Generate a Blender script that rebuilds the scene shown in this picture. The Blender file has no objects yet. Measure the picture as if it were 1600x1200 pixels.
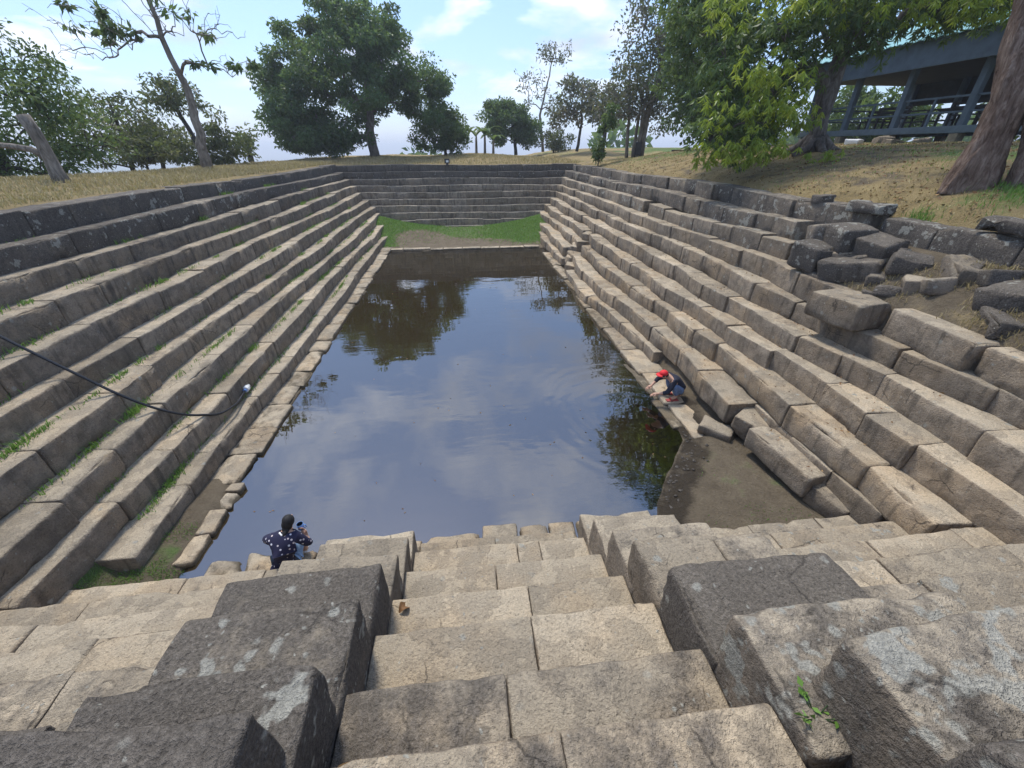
import bpy, math, random
import numpy as np
from mathutils import Vector, Matrix

scene = bpy.context.scene
COL = scene.collection
PI = math.pi
rnd = random.Random(11)

# ------------------------------------------------------------------ camera, sky, sun, exposure
cam_d = bpy.data.cameras.new("camera")
cam = bpy.data.objects.new("camera", cam_d)
COL.objects.link(cam)
scene.camera = cam
cam_d.sensor_width = 36.0
cam_d.lens = 36.0 * 631.2 / 1600.0
cam_d.clip_start = 0.05
cam_d.clip_end = 20000
cam.location = (0, 0, 5.023)
cam.rotation_euler = (math.radians(90 - 30.354), 0, math.radians(-6.667))

SUN_EL, SUN_AZ = 62.0, -22.0          # degrees; azimuth clockwise from +y
sd = bpy.data.lights.new("sun", 'SUN')
sd.energy = 2.6
sd.angle = math.radians(9.0)
sd.color = (1.0, 0.95, 0.86)
sun = bpy.data.objects.new("sun", sd)
COL.objects.link(sun)
_a, _e = math.radians(SUN_AZ), math.radians(SUN_EL)
_dir = Vector((math.sin(_a) * math.cos(_e), math.cos(_a) * math.cos(_e), math.sin(_e)))
sun.rotation_euler = (-_dir).to_track_quat('-Z', 'Y').to_euler()
sun.location = (-10, 30, 60)

world = bpy.data.worlds.new("World")
scene.world = world
world.use_nodes = True


def NT(nt):
    nt.nodes.clear()

    def N(t, **kw):
        n = nt.nodes.new(t)
        for k, v in kw.items():
            if k.startswith('i_'):
                key = k[2:]
                key = int(key) if key.isdigit() else key.replace('_', ' ')
                n.inputs[key].default_value = v
            else:
                setattr(n, k, v)
        return n

    def L(a, b):
        nt.links.new(a, b)
    return N, L


def build_world():
    N, L = NT(world.node_tree)
    out = N('ShaderNodeOutputWorld')
    bg = N('ShaderNodeBackground')
    bg.inputs['Strength'].default_value = 0.14
    sky = N('ShaderNodeTexSky', sky_type='NISHITA', sun_disc=False)
    sky.sun_elevation = math.radians(SUN_EL)
    sky.sun_rotation = math.radians(SUN_AZ)
    sky.altitude = 300
    sky.air_density = 1.2
    sky.dust_density = 1.2
    sky.ozone_density = 2.0
    geo = N('ShaderNodeTexCoord')
    sep = N('ShaderNodeSeparateXYZ')
    L(geo.outputs['Generated'], sep.inputs[0])
    # below the horizon the air goes on as pale as at the horizon
    zc = N('ShaderNodeMath', operation='MAXIMUM'); zc.inputs[1].default_value = 0.012
    L(sep.outputs[2], zc.inputs[0])
    cmb = N('ShaderNodeCombineXYZ')
    L(sep.outputs[0], cmb.inputs[0]); L(sep.outputs[1], cmb.inputs[1]); L(zc.outputs[0], cmb.inputs[2])
    L(cmb.outputs[0], sky.inputs[0])
    # cloud layer: direction projected onto a flat layer overhead
    zz = N('ShaderNodeMath', operation='ADD'); zz.inputs[1].default_value = 0.22
    L(zc.outputs[0], zz.inputs[0])
    dv = N('ShaderNodeVectorMath', operation='DIVIDE')
    cz = N('ShaderNodeCombineXYZ')
    for i in range(3):
        L(zz.outputs[0], cz.inputs[i])
    L(cmb.outputs[0], dv.inputs[0]); L(cz.outputs[0], dv.inputs[1])
    mp = N('ShaderNodeMapping')
    mp.inputs['Location'].default_value = (0.206, 2.476, -0.04)
    L(dv.outputs[0], mp.inputs[0])
    n1 = N('ShaderNodeTexNoise', i_Scale=1.9, i_Detail=7.0, i_Roughness=0.55, i_Distortion=0.25)
    L(mp.outputs[0], n1.inputs['Vector'])
    r1 = N('ShaderNodeValToRGB')
    r1.color_ramp.elements[0].position = 0.475
    r1.color_ramp.elements[1].position = 0.64
    L(n1.outputs['Fac'], r1.inputs[0])
    fac = N('ShaderNodeMath', operation='MULTIPLY'); fac.inputs[1].default_value = 0.86
    lowf = N('ShaderNodeMapRange', interpolation_type='SMOOTHSTEP')
    lowf.inputs[1].default_value = 0.0; lowf.inputs[2].default_value = 0.16
    lowf.inputs[3].default_value = 0.0; lowf.inputs[4].default_value = 1.0
    L(sep.outputs[2], lowf.inputs[0])
    fl_ = N('ShaderNodeMath', operation='MULTIPLY')
    L(r1.outputs[0], fl_.inputs[0]); L(lowf.outputs[0], fl_.inputs[1]); L(fl_.outputs[0], fac.inputs[0])
    # grey undersides of the thicker cloud
    n2 = N('ShaderNodeTexNoise', i_Scale=1.1, i_Detail=5.0, i_Roughness=0.5)
    mp2 = N('ShaderNodeMapping'); mp2.inputs['Location'].default_value = (7.3, -4.1, 2.0)
    L(dv.outputs[0], mp2.inputs[0]); L(mp2.outputs[0], n2.inputs['Vector'])
    r2 = N('ShaderNodeValToRGB')
    r2.color_ramp.elements[0].position = 0.40; r2.color_ramp.elements[0].color = (3.6, 3.9, 4.7, 1)
    r2.color_ramp.elements[1].position = 0.62; r2.color_ramp.elements[1].color = (8.6, 8.7, 9.1, 1)
    L(n2.outputs['Fac'], r2.inputs[0])
    # thin haze veil lifts the blue
    veil = N('ShaderNodeMix', data_type='RGBA')
    veil.inputs[0].default_value = 0.50
    veil.inputs[7].default_value = (1.7, 3.1, 6.3, 1)
    L(sky.outputs[0], veil.inputs[6])
    mix = N('ShaderNodeMix', data_type='RGBA')
    L(fac.outputs[0], mix.inputs[0]); L(veil.outputs[2], mix.inputs[6]); L(r2.outputs[0], mix.inputs[7])
    L(mix.outputs[2], bg.inputs['Color'])
    L(bg.outputs[0], out.inputs[0])


build_world()

scene.view_settings.view_transform = 'Standard'
scene.view_settings.look = 'None'
scene.view_settings.exposure = 0.6
scene.view_settings.gamma = 1.0
scene.view_settings.use_curve_mapping = False
scene.render.engine = 'CYCLES'
scene.cycles.max_bounces = 5
scene.cycles.diffuse_bounces = 3
scene.cycles.glossy_bounces = 3
scene.cycles.volume_bounces = 0
scene.cycles.transmission_bounces = 4
scene.cycles.transparent_max_bounces = 8


# ------------------------------------------------------------------ helpers
def vnoise(p, seed=0.0):
    p = np.asarray(p, float) + seed * 17.13
    i = np.floor(p); f = p - i
    u = f * f * (3 - 2 * f)

    def h(a):
        s = a[:, 0] * 127.1 + a[:, 1] * 311.7 + a[:, 2] * 74.7
        v = np.sin(s) * 43758.5453
        return v - np.floor(v)
    r = 0
    for dx in (0, 1):
        wx = u[:, 0] if dx else 1 - u[:, 0]
        for dy in (0, 1):
            wy = u[:, 1] if dy else 1 - u[:, 1]
            for dz in (0, 1):
                wz = u[:, 2] if dz else 1 - u[:, 2]
                r = r + wx * wy * wz * h(i + np.array([dx, dy, dz]))
    return r


def fbm(p, seed=0.0, octv=3):
    a, s, t = 0.5, 0.0, 0.0
    p = np.asarray(p, float)
    for o in range(octv):
        s = s + a * vnoise(p * (2 ** o), seed + o * 3.7); t += a; a *= 0.5
    return s / t


def smooth01(a, b, x):
    t = np.clip((x - a) / (b - a), 0, 1)
    return t * t * (3 - 2 * t)


def mesh_data(name, verts, faces, mat=None, smooth=True):
    me = bpy.data.meshes.new(name)
    v = np.asarray(verts, np.float32)
    if isinstance(faces, np.ndarray):
        n, k = faces.shape
        me.vertices.add(len(v)); me.vertices.foreach_set("co", v.ravel())
        me.loops.add(n * k); me.loops.foreach_set("vertex_index", faces.astype(np.int32).ravel())
        me.polygons.add(n)
        me.polygons.foreach_set("loop_start", np.arange(0, n * k, k, dtype=np.int32))
        me.update(calc_edges=True)
    else:
        me.from_pydata(v.tolist(), [], faces)
        me.update()
    if smooth:
        me.polygons.foreach_set("use_smooth", np.ones(len(me.polygons), bool))
    if mat:
        me.materials.append(mat)
    return me


def link(name, me, parent=None, loc=None, rot=None):
    o = bpy.data.objects.new(name, me)
    COL.objects.link(o)
    if parent is not None:
        o.parent = parent
    if loc is not None:
        o.location = loc
    if rot is not None:
        o.rotation_euler = rot
    return o


def tag(o, label=None, cat=None, group=None, kind=None):
    if label: o['label'] = label
    if cat: o['category'] = cat
    if group: o['group'] = group
    if kind: o['kind'] = kind
    return o


def thing(name, label, cat, loc=(0, 0, 0), group=None, rot=None):
    return tag(link(name, None, None, loc, rot), label, cat, group)


_box_cache = {}


def box_topo(nx, ny, nz):
    """surface grid of a box: integer lattice coords and quad faces"""
    key = (nx, ny, nz)
    if key in _box_cache:
        return _box_cache[key]
    idx = {}; P = []; F = []

    def vid(i, j, k):
        t = (i, j, k)
        if t not in idx:
            idx[t] = len(P); P.append(t)
        return idx[t]
    for i in range(nx):
        for j in range(ny):
            F.append((vid(i, j, 0), vid(i, j + 1, 0), vid(i + 1, j + 1, 0), vid(i + 1, j, 0)))
            F.append((vid(i, j, nz), vid(i + 1, j, nz), vid(i + 1, j + 1, nz), vid(i, j + 1, nz)))
    for i in range(nx):
        for k in range(nz):
            F.append((vid(i, 0, k), vid(i + 1, 0, k), vid(i + 1, 0, k + 1), vid(i, 0, k + 1)))
            F.append((vid(i, ny, k), vid(i, ny, k + 1), vid(i + 1, ny, k + 1), vid(i + 1, ny, k)))
    for j in range(ny):
        for k in range(nz):
            F.append((vid(0, j, k), vid(0, j, k + 1), vid(0, j + 1, k + 1), vid(0, j + 1, k)))
            F.append((vid(nx, j, k), vid(nx, j + 1, k), vid(nx, j + 1, k + 1), vid(nx, j, k + 1)))
    _box_cache[key] = (np.array(P), np.array(F))
    return _box_cache[key]


def axis_pts(h, rho, s):
    n = max(1, int(round(2 * (h - rho) / s)))
    inner = np.linspace(-(h - rho), h - rho, n + 1)
    return np.concatenate([[-h, -h + rho * 0.4], inner, [h - rho * 0.4, h]])


def worn_block(L, D, Hh, s, rho, amp, seed, chip=1.0, taper=0.0, sag=0.0, off=0.0, endk=1.0):
    """a rounded, chipped, uneven stone block centred on the origin"""
    hx, hy, hz = L / 2, D / 2, Hh / 2
    rho = min(rho, 0.45 * min(hx, hy, hz))
    ax, ay, az = axis_pts(hx, rho, s), axis_pts(hy, rho, s), axis_pts(hz, rho, s)
    P, F = box_topo(len(ax) - 1, len(ay) - 1, len(az) - 1)
    p = np.stack([ax[P[:, 0]], ay[P[:, 1]], az[P[:, 2]]], 1)
    h = np.array([hx, hy, hz])
    kk = np.array([endk, 1.0, 1.0])
    pn = p + np.array([off, 0, 0])
    rr = rho * (0.45 + 1.3 * chip * smooth01(0.3, 0.8, fbm(pn * 4.5, seed, 2)))[:, None]
    rr = np.minimum(rr, h.min() * 0.9)
    q = np.clip(p, -(h - rr * kk), h - rr * kk)
    d = (p - q) / kk
    ln = np.linalg.norm(d, axis=1, keepdims=True) + 1e-9
    nrm = d / ln
    out = q + nrm * np.minimum(rr, ln) * kk
    n1 = fbm(pn * 2.1, seed + 5, 3) - 0.5
    n2 = fbm(pn * 8.0, seed + 9, 2) - 0.5
    n3 = np.maximum(0, fbm(pn * 3.3, seed + 21, 2) - 0.60)          # broken-out corners along the lip
    edge = smooth01(1.05, 1.35, np.abs(nrm).sum(1))
    nd = nrm * np.array([0.35, 1, 1])
    out = out + nd * (amp * 2.2 * n1 + amp * 0.9 * n2 - edge * chip * amp * 14 * n3)[:, None]
    if taper:
        out[:, 1] += taper * (p[:, 2] / hz) * 0.5
    if sag:
        out[:, 2] += sag * np.sin((p[:, 0] / hx) * 1.7 + seed) * (p[:, 2] > 0)
    return out, F


def tube(path, radii, sides=8, cap=True):
    path = [Vector(p) for p in path]
    V, F = [], []
    up = Vector((0, 0, 1))
    n = len(path)
    prev = None
    for i, p in enumerate(path):
        t = (path[min(i + 1, n - 1)] - path[max(i - 1, 0)])
        if t.length < 1e-9: t = Vector((0, 0, 1))
        t.normalize()
        if prev is None:
            a = t.cross(Vector((0.31, 0.9, 0.2)))
            if a.length < 1e-3: a = t.cross(Vector((1, 0, 0)))
        else:
            a = prev - t * prev.dot(t)
        a.normalize(); prev = a
        b = t.cross(a)
        r = radii[i] if hasattr(radii, '__len__') else radii
        for k in range(sides):
            th = 2 * PI * k / sides
            V.append(p + a * (math.cos(th) * r) + b * (math.sin(th) * r))
    for i in range(n - 1):
        for k in range(sides):
            F.append((i * sides + k, i * sides + (k + 1) % sides, (i + 1) * sides + (k + 1) % sides, (i + 1) * sides + k))
    if cap:
        F.append(tuple(range(sides - 1, -1, -1)))
        F.append(tuple((n - 1) * sides + k for k in range(sides)))
    return [tuple(v) for v in V], F


def join(parts):
    V, F = [], []
    for v, f in parts:
        o = len(V)
        V.extend([tuple(x) for x in v])
        F.extend([tuple(int(i) + o for i in ff) for ff in f])
    return V, F


def boxvf(x0, x1, y0, y1, z0, z1):
    v = [(x0, y0, z0), (x1, y0, z0), (x1, y1, z0), (x0, y1, z0), (x0, y0, z1), (x1, y0, z1), (x1, y1, z1), (x0, y1, z1)]
    f = [(0, 3, 2, 1), (4, 5, 6, 7), (0, 1, 5, 4), (1, 2, 6, 5), (2, 3, 7, 6), (3, 0, 4, 7)]
    return v, f


def bevel_box(x0, x1, y0, y1, z0, z1, r=0.015):
    v, f = worn_block(x1 - x0, y1 - y0, z1 - z0, 10, r, 0.0, 0, 0.6)
    return v + np.array([(x0 + x1) / 2, (y0 + y1) / 2, (z0 + z1) / 2]), f


def ball(c, r, n=10, m=14):
    c = np.array(c); r = np.array(r) * np.ones(3)
    V, F = [], []
    for i in range(n + 1):
        th = PI * i / n
        for j in range(m):
            ph = 2 * PI * j / m
            V.append(tuple(c + r * np.array([math.sin(th) * math.cos(ph), math.sin(th) * math.sin(ph), math.cos(th)])))
    for i in range(n):
        for j in range(m):
            F.append((i * m + j, (i + 1) * m + j, (i + 1) * m + (j + 1) % m, i * m + (j + 1) % m))
    return V, F


# ------------------------------------------------------------------ materials
def new_mat(name):
    m = bpy.data.materials.new(name)
    m.use_nodes = True
    N, L = NT(m.node_tree)
    out = N('ShaderNodeOutputMaterial')
    return m, N, L, out


def ramp(N, pts, interp='LINEAR'):
    r = N('ShaderNodeValToRGB')
    cr = r.color_ramp
    cr.interpolation = interp
    while len(cr.elements) < len(pts):
        cr.elements.new(0.5)
    for e, (p, c) in zip(cr.elements, pts):
        e.position = p
        e.color = (*c, 1) if len(c) == 3 else c
    return r


def mixc(N, L, fac, a, b, blend='MIX'):
    m = N('ShaderNodeMix', data_type='RGBA', blend_type=blend)
    for sock, v in ((m.inputs[0], fac), (m.inputs[6], a), (m.inputs[7], b)):
        if hasattr(v, 'links') or hasattr(v, 'is_linked'):
            L(v, sock)
        elif isinstance(v, (int, float)):
            sock.default_value = v
        else:
            sock.default_value = (*v, 1)
    return m.outputs[2]


def mth(N, L, op, a, b=None, clamp=False):
    m = N('ShaderNodeMath', operation=op, use_clamp=clamp)
    for i, v in enumerate((a, b)):
        if v is None: continue
        if hasattr(v, 'is_linked'): L(v, m.inputs[i])
        else: m.inputs[i].default_value = v
    return m.outputs[0]


def maprange(N, L, v, a, b, c=0.0, d=1.0):
    m = N('ShaderNodeMapRange', interpolation_type='SMOOTHSTEP')
    m.inputs[1].default_value = a; m.inputs[2].default_value = b
    m.inputs[3].default_value = c; m.inputs[4].default_value = d
    L(v, m.inputs[0])
    return m.outputs[0]


def noise(N, L, vec, scale, detail=4.0, rough=0.55, dist=0.0):
    n = N('ShaderNodeTexNoise', i_Scale=scale, i_Detail=detail, i_Roughness=rough, i_Distortion=dist)
    L(vec, n.inputs['Vector'])
    return n.outputs['Fac']


def stone_material():
    """weathered sandstone; object colour: R black crust, G pale lichen, B warm sand"""
    m, N, L, out = new_mat('sandstone')
    bs = N('ShaderNodeBsdfPrincipled')
    bs.inputs['Roughness'].default_value = 0.93
    bs.inputs['Specular IOR Level'].default_value = 0.25
    tc = N('ShaderNodeTexCoord'); oi = N('ShaderNodeObjectInfo')
    sc = N('ShaderNodeVectorMath', operation='SCALE'); sc.inputs[0].default_value = (37.0, 51.0, 23.0)
    L(oi.outputs['Random'], sc.inputs['Scale'])
    ad = N('ShaderNodeVectorMath', operation='ADD')
    L(tc.outputs['Object'], ad.inputs[0]); L(sc.outputs[0], ad.inputs[1])
    V = ad.outputs[0]
    col = N('ShaderNodeSeparateColor'); L(oi.outputs['Color'], col.inputs[0])
    dark, lich, warm = col.outputs[0], col.outputs[1], col.outputs[2]
    geo = N('ShaderNodeNewGeometry')
    nz = N('ShaderNodeSeparateXYZ'); L(geo.outputs['Normal'], nz.inputs[0])
    big = noise(N, L, V, 1.3, 3, 0.6)
    mid = noise(N, L, V, 5.5, 4, 0.64)
    fine = noise(N, L, V, 46, 3, 0.8)
    grit = noise(N, L, V, 230, 2, 0.8)
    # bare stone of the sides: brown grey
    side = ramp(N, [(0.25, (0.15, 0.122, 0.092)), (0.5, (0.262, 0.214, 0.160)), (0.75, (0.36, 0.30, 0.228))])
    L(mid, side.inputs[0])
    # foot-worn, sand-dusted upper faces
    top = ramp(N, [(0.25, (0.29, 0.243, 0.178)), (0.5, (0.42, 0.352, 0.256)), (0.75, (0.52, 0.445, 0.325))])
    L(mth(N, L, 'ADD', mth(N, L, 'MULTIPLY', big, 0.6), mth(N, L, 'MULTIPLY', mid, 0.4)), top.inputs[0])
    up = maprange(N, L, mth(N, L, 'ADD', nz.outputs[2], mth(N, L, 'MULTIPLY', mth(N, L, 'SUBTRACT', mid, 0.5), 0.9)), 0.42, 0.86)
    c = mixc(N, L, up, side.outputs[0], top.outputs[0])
    # warm sand staining
    ws = mth(N, L, 'MULTIPLY', warm, maprange(N, L, big, 0.4, 0.65))
    c = mixc(N, L, mth(N, L, 'MULTIPLY', ws, 0.75), c, (0.44, 0.315, 0.185))
    # per block tone
    tone = mth(N, L, 'ADD', mth(N, L, 'MULTIPLY', oi.outputs['Random'], 0.42), 0.79)
    tcol = N('ShaderNodeCombineColor')
    for i in range(3): L(tone, tcol.inputs[i])
    c = mixc(N, L, 1.0, c, tcol.outputs[0], 'MULTIPLY')
    # black lichen crust in patches
    crust = maprange(N, L, mth(N, L, 'ADD', mth(N, L, 'ADD', mth(N, L, 'MULTIPLY', mid, 0.6), mth(N, L, 'MULTIPLY', big, 0.4)), mth(N, L, 'MULTIPLY', dark, 0.62)), 0.62, 0.88)
    crust_c = ramp(N, [(0.3, (0.036, 0.032, 0.029)), (0.55, (0.090, 0.080, 0.072)), (0.78, (0.165, 0.148, 0.132))])
    L(fine, crust_c.inputs[0])
    c = mixc(N, L, mth(N, L, 'MULTIPLY', crust, 0.84), c, crust_c.outputs[0])
    # peeling skin of the stone: sharp-edged darker plates over paler fresh stone
    peel_n = noise(N, L, V, 3.1, 4, 0.6)
    peel = maprange(N, L, peel_n, 0.50, 0.518)
    c = mixc(N, L, mth(N, L, 'MULTIPLY', peel, 0.24), c, (0.085, 0.074, 0.062))
    pits = maprange(N, L, fine, 0.30, 0.40, 1.0, 0.0)
    c = mixc(N, L, mth(N, L, 'MULTIPLY', pits, 0.45), c, (0.05, 0.042, 0.034))
    # rain streaks and stain lines on the sides
    mp = N('ShaderNodeMapping'); mp.inputs['Scale'].default_value = (7.0, 7.0, 0.8)
    L(V, mp.inputs[0])
    st = noise(N, L, mp.outputs[0], 1.0, 2, 0.6)
    stf = mth(N, L, 'MULTIPLY', maprange(N, L, st, 0.52, 0.72), mth(N, L, 'SUBTRACT', 1.0, up))
    c = mixc(N, L, mth(N, L, 'MULTIPLY', stf, 0.55), c, (0.05, 0.043, 0.036))
    # pale crustose lichen: rounded spots of several sizes inside ragged patches
    wob = N('ShaderNodeTexNoise', i_Scale=16.0, i_Detail=2.0)
    L(V, wob.inputs['Vector'])
    wv = N('ShaderNodeVectorMath', operation='MULTIPLY_ADD')
    wv.inputs[1].default_value = (0.06, 0.06, 0.06)
    L(wob.outputs['Color'], wv.inputs[0]); L(V, wv.inputs[2])
    lp = None
    for s_, t0, t1 in ((8.0, 0.16, 0.34), (23.0, 0.14, 0.34)):
        vo = N('ShaderNodeTexVoronoi', i_Scale=s_); L(wv.outputs[0], vo.inputs['Vector'])
        d = maprange(N, L, vo.outputs['Distance'], t0, t1, 1.0, 0.0)
        sepc = N('ShaderNodeSeparateColor'); L(vo.outputs['Color'], sepc.inputs[0])
        k = maprange(N, L, mth(N, L, 'ADD', sepc.outputs[0], mth(N, L, 'MULTIPLY', lich, 0.34)), 0.95, 0.99)
        d = mth(N, L, 'MULTIPLY', d, k)
        lp = d if lp is None else mth(N, L, 'MAXIMUM', lp, d)
    patch = maprange(N, L, mth(N, L, 'ADD', noise(N, L, V, 3.4, 3, 0.7), mth(N, L, 'MULTIPLY', lich, 0.13)), 0.655, 0.70)
    lf = mth(N, L, 'MAXIMUM', mth(N, L, 'MULTIPLY', lp, maprange(N, L, big, 0.3, 0.5)), mth(N, L, 'MULTIPLY', patch, mth(N, L, 'GREATER_THAN', lich, 0.3)))
    lcol = mixc(N, L, fine, (0.19, 0.185, 0.155), (0.44, 0.425, 0.365))
    c = mixc(N, L, mth(N, L, 'MULTIPLY', lf, 0.85), c, lcol)
    # hairline cracks wandering through some of the blocks
    vc = N('ShaderNodeTexVoronoi', feature='DISTANCE_TO_EDGE', i_Scale=1.5); L(wv.outputs[0], vc.inputs['Vector'])
    crack = mth(N, L, 'MULTIPLY', maprange(N, L, vc.outputs['Distance'], 0.004, 0.016, 1.0, 0.0), maprange(N, L, big, 0.54, 0.62))
    c = mixc(N, L, mth(N, L, 'MULTIPLY', crack, 0.62), c, (0.04, 0.034, 0.028))
    # damp, algae-stained band just above the water line
    pz = N('ShaderNodeSeparateXYZ'); L(geo.outputs['Position'], pz.inputs[0])
    damp = maprange(N, L, mth(N, L, 'ADD', pz.outputs[2], mth(N, L, 'MULTIPLY', mth(N, L, 'SUBTRACT', mid, 0.5), 0.12)), 0.03, 0.075, 1.0, 0.0)
    c = mixc(N, L, mth(N, L, 'MULTIPLY', damp, 0.72), c, (0.055, 0.044, 0.026))
    # grain
    g = ramp(N, [(0.25, (0.5, 0.5, 0.5)), (0.5, (1.0, 1.0, 1.0)), (0.75, (1.5, 1.47, 1.42))])
    L(mth(N, L, 'ADD', mth(N, L, 'MULTIPLY', fine, 0.55), mth(N, L, 'MULTIPLY', grit, 0.45)), g.inputs[0])
    c = mixc(N, L, 0.85, c, g.outputs[0], 'MULTIPLY')
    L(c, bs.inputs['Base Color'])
    # relief: scaling crust, pits, hairline cracks
    bmid = mid
    hgt = mth(N, L, 'ADD', mth(N, L, 'MULTIPLY', bmid, 0.8), mth(N, L, 'MULTIPLY', fine, 0.62))
    hgt = mth(N, L, 'ADD', hgt, mth(N, L, 'MULTIPLY', peel, 0.10))
    bp = N('ShaderNodeBump', i_Strength=1.0, i_Distance=0.046)
    L(hgt, bp.inputs['Height']); L(bp.outputs[0], bs.inputs['Normal'])
    L(bs.outputs[0], out.inputs[0])
    return m


def ground_material():
    """R dry grass, G green growth, B wet dark mud; the rest bare earth"""
    m, N, L, out = new_mat('ground')
    bs = N('ShaderNodeBsdfPrincipled'); bs.inputs['Roughness'].default_value = 0.95
    bs.inputs['Specular IOR Level'].default_value = 0.2
    g = N('ShaderNodeNewGeometry'); V = g.outputs['Position']
    at = N('ShaderNodeAttribute', attribute_name='zone'); sp = N('ShaderNodeSeparateColor')
    L(at.outputs['Color'], sp.inputs[0])
    big = noise(N, L, V, 0.35, 5, 0.6); mid = noise(N, L, V, 2.3, 6, 0.65); fine = noise(N, L, V, 26, 5, 0.7)
    mp = N('ShaderNodeMapping'); mp.inputs['Scale'].default_value = (14, 70, 30); mp.inputs['Rotation'].default_value = (0, 0, 0.5)
    L(V, mp.inputs[0]); straw = noise(N, L, mp.outputs[0], 1.0, 4, 0.7, 1.2)
    earth = ramp(N, [(0.3, (0.105, 0.082, 0.055)), (0.55, (0.185, 0.148, 0.10)), (0.75, (0.27, 0.22, 0.155))])
    L(mth(N, L, 'ADD', mth(N, L, 'MULTIPLY', mid, 0.6), mth(N, L, 'MULTIPLY', fine, 0.4)), earth.inputs[0])
    dry = ramp(N, [(0.3, (0.13, 0.095, 0.045)), (0.5, (0.30, 0.225, 0.105)), (0.7, (0.44, 0.34, 0.175))])
    L(mth(N, L, 'ADD', mth(N, L, 'MULTIPLY', straw, 0.55), mth(N, L, 'MULTIPLY', mid, 0.45)), dry.inputs[0])
    green = ramp(N, [(0.3, (0.06, 0.10, 0.025)), (0.6, (0.12, 0.19, 0.05)), (0.8, (0.19, 0.23, 0.09))])
    L(mth(N, L, 'ADD', mth(N, L, 'MULTIPLY', fine, 0.5), mth(N, L, 'MULTIPLY', mid, 0.5)), green.inputs[0])
    mud = ramp(N, [(0.3, (0.022, 0.017, 0.012)), (0.6, (0.06, 0.046, 0.03)), (0.8, (0.115, 0.09, 0.062))])
    L(mth(N, L, 'ADD', mth(N, L, 'MULTIPLY', fine, 0.4), mth(N, L, 'MULTIPLY', mid, 0.6)), mud.inputs[0])

    def edge(ch):
        return maprange(N, L, mth(N, L, 'ADD', ch, mth(N, L, 'MULTIPLY', mth(N, L, 'SUBTRACT', mid, 0.5), 1.1)), 0.35, 0.65)
    c = mixc(N, L, edge(sp.outputs[0]), earth.outputs[0], dry.outputs[0])
    c = mixc(N, L, mth(N, L, 'MULTIPLY', edge(sp.outputs[1]), 0.9), c, green.outputs[0])
    c = mixc(N, L, edge(sp.outputs[2]), c, mud.outputs[0])
    L(c, bs.inputs['Base Color'])
    bp = N('ShaderNodeBump', i_Strength=1.0, i_Distance=0.09)
    L(mth(N, L, 'ADD', mth(N, L, 'MULTIPLY', fine, 0.6), mth(N, L, 'ADD', mth(N, L, 'MULTIPLY', straw, 0.4), mid)), bp.inputs['Height'])
    L(bp.outputs[0], bs.inputs['Normal'])
    rg = maprange(N, L, sp.outputs[2], 0.3, 0.8, 0.95, 0.5)
    L(rg, bs.inputs['Roughness'])
    L(bs.outputs[0], out.inputs[0])
    return m


def leaf_material(name, c0, c1, c2, trans=0.35, rough=0.5, tc=(0.20, 0.27, 0.05)):
    m, N, L, out = new_mat(name)
    at = N('ShaderNodeAttribute', attribute_name='tint')
    r = ramp(N, [(0.0, c0), (0.55, c1), (1.0, c2)]); L(at.outputs['Fac'], r.inputs[0])
    bs = N('ShaderNodeBsdfPrincipled'); bs.inputs['Roughness'].default_value = rough
    bs.inputs['Specular IOR Level'].default_value = 0.35
    L(r.outputs[0], bs.inputs['Base Color'])
    tr = N('ShaderNodeBsdfTranslucent')
    tcol = mixc(N, L, 0.5, r.outputs[0], tc); L(tcol, tr.inputs['Color'])
    mx = N('ShaderNodeMixShader'); mx.inputs[0].default_value = trans
    L(bs.outputs[0], mx.inputs[1]); L(tr.outputs[0], mx.inputs[2]); L(mx.outputs[0], out.inputs[0])
    return m


def bark_material(name, c0, c1, c2, sx=9.0):
    m, N, L, out = new_mat(name)
    bs = N('ShaderNodeBsdfPrincipled'); bs.inputs['Roughness'].default_value = 0.95
    bs.inputs['Specular IOR Level'].default_value = 0.15
    g = N('ShaderNodeNewGeometry'); mp = N('ShaderNodeMapping'); mp.inputs['Scale'].default_value = (sx, sx, sx * 0.28)
    L(g.outputs['Position'], mp.inputs[0])
    a = noise(N, L, mp.outputs[0], 1.0, 6, 0.68, 0.8); b = noise(N, L, g.outputs['Position'], 2.2, 4, 0.6)
    r = ramp(N, [(0.36, c0), (0.50, c1), (0.64, c2)])
    L(mth(N, L, 'ADD', mth(N, L, 'MULTIPLY', a, 0.7), mth(N, L, 'MULTIPLY', b, 0.3)), r.inputs[0])
    L(r.outputs[0], bs.inputs['Base Color'])
    bp = N('ShaderNodeBump', i_Strength=1.0, i_Distance=0.12); L(a, bp.inputs['Height']); L(bp.outputs[0], bs.inputs['Normal'])
    L(bs.outputs[0], out.inputs[0])
    return m


def plain_material(name, colr, rough=0.6, var=0.25, scale=9.0, metallic=0.0, bump=0.0):
    m, N, L, out = new_mat(name)
    bs = N('ShaderNodeBsdfPrincipled'); bs.inputs['Roughness'].default_value = rough
    bs.inputs['Metallic'].default_value = metallic
    tc = N('ShaderNodeTexCoord'); n = noise(N, L, tc.outputs['Object'], scale, 5, 0.6)
    lo = tuple(x * (1 - var) for x in colr); hi = tuple(min(1, x * (1 + var)) for x in colr)
    r = ramp(N, [(0.3, lo), (0.7, hi)]); L(n, r.inputs[0]); L(r.outputs[0], bs.inputs['Base Color'])
    if bump:
        bp = N('ShaderNodeBump', i_Strength=bump, i_Distance=0.02); L(n, bp.inputs['Height']); L(bp.outputs[0], bs.inputs['Normal'])
    L(bs.outputs[0], out.inputs[0])
    return m


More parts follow.
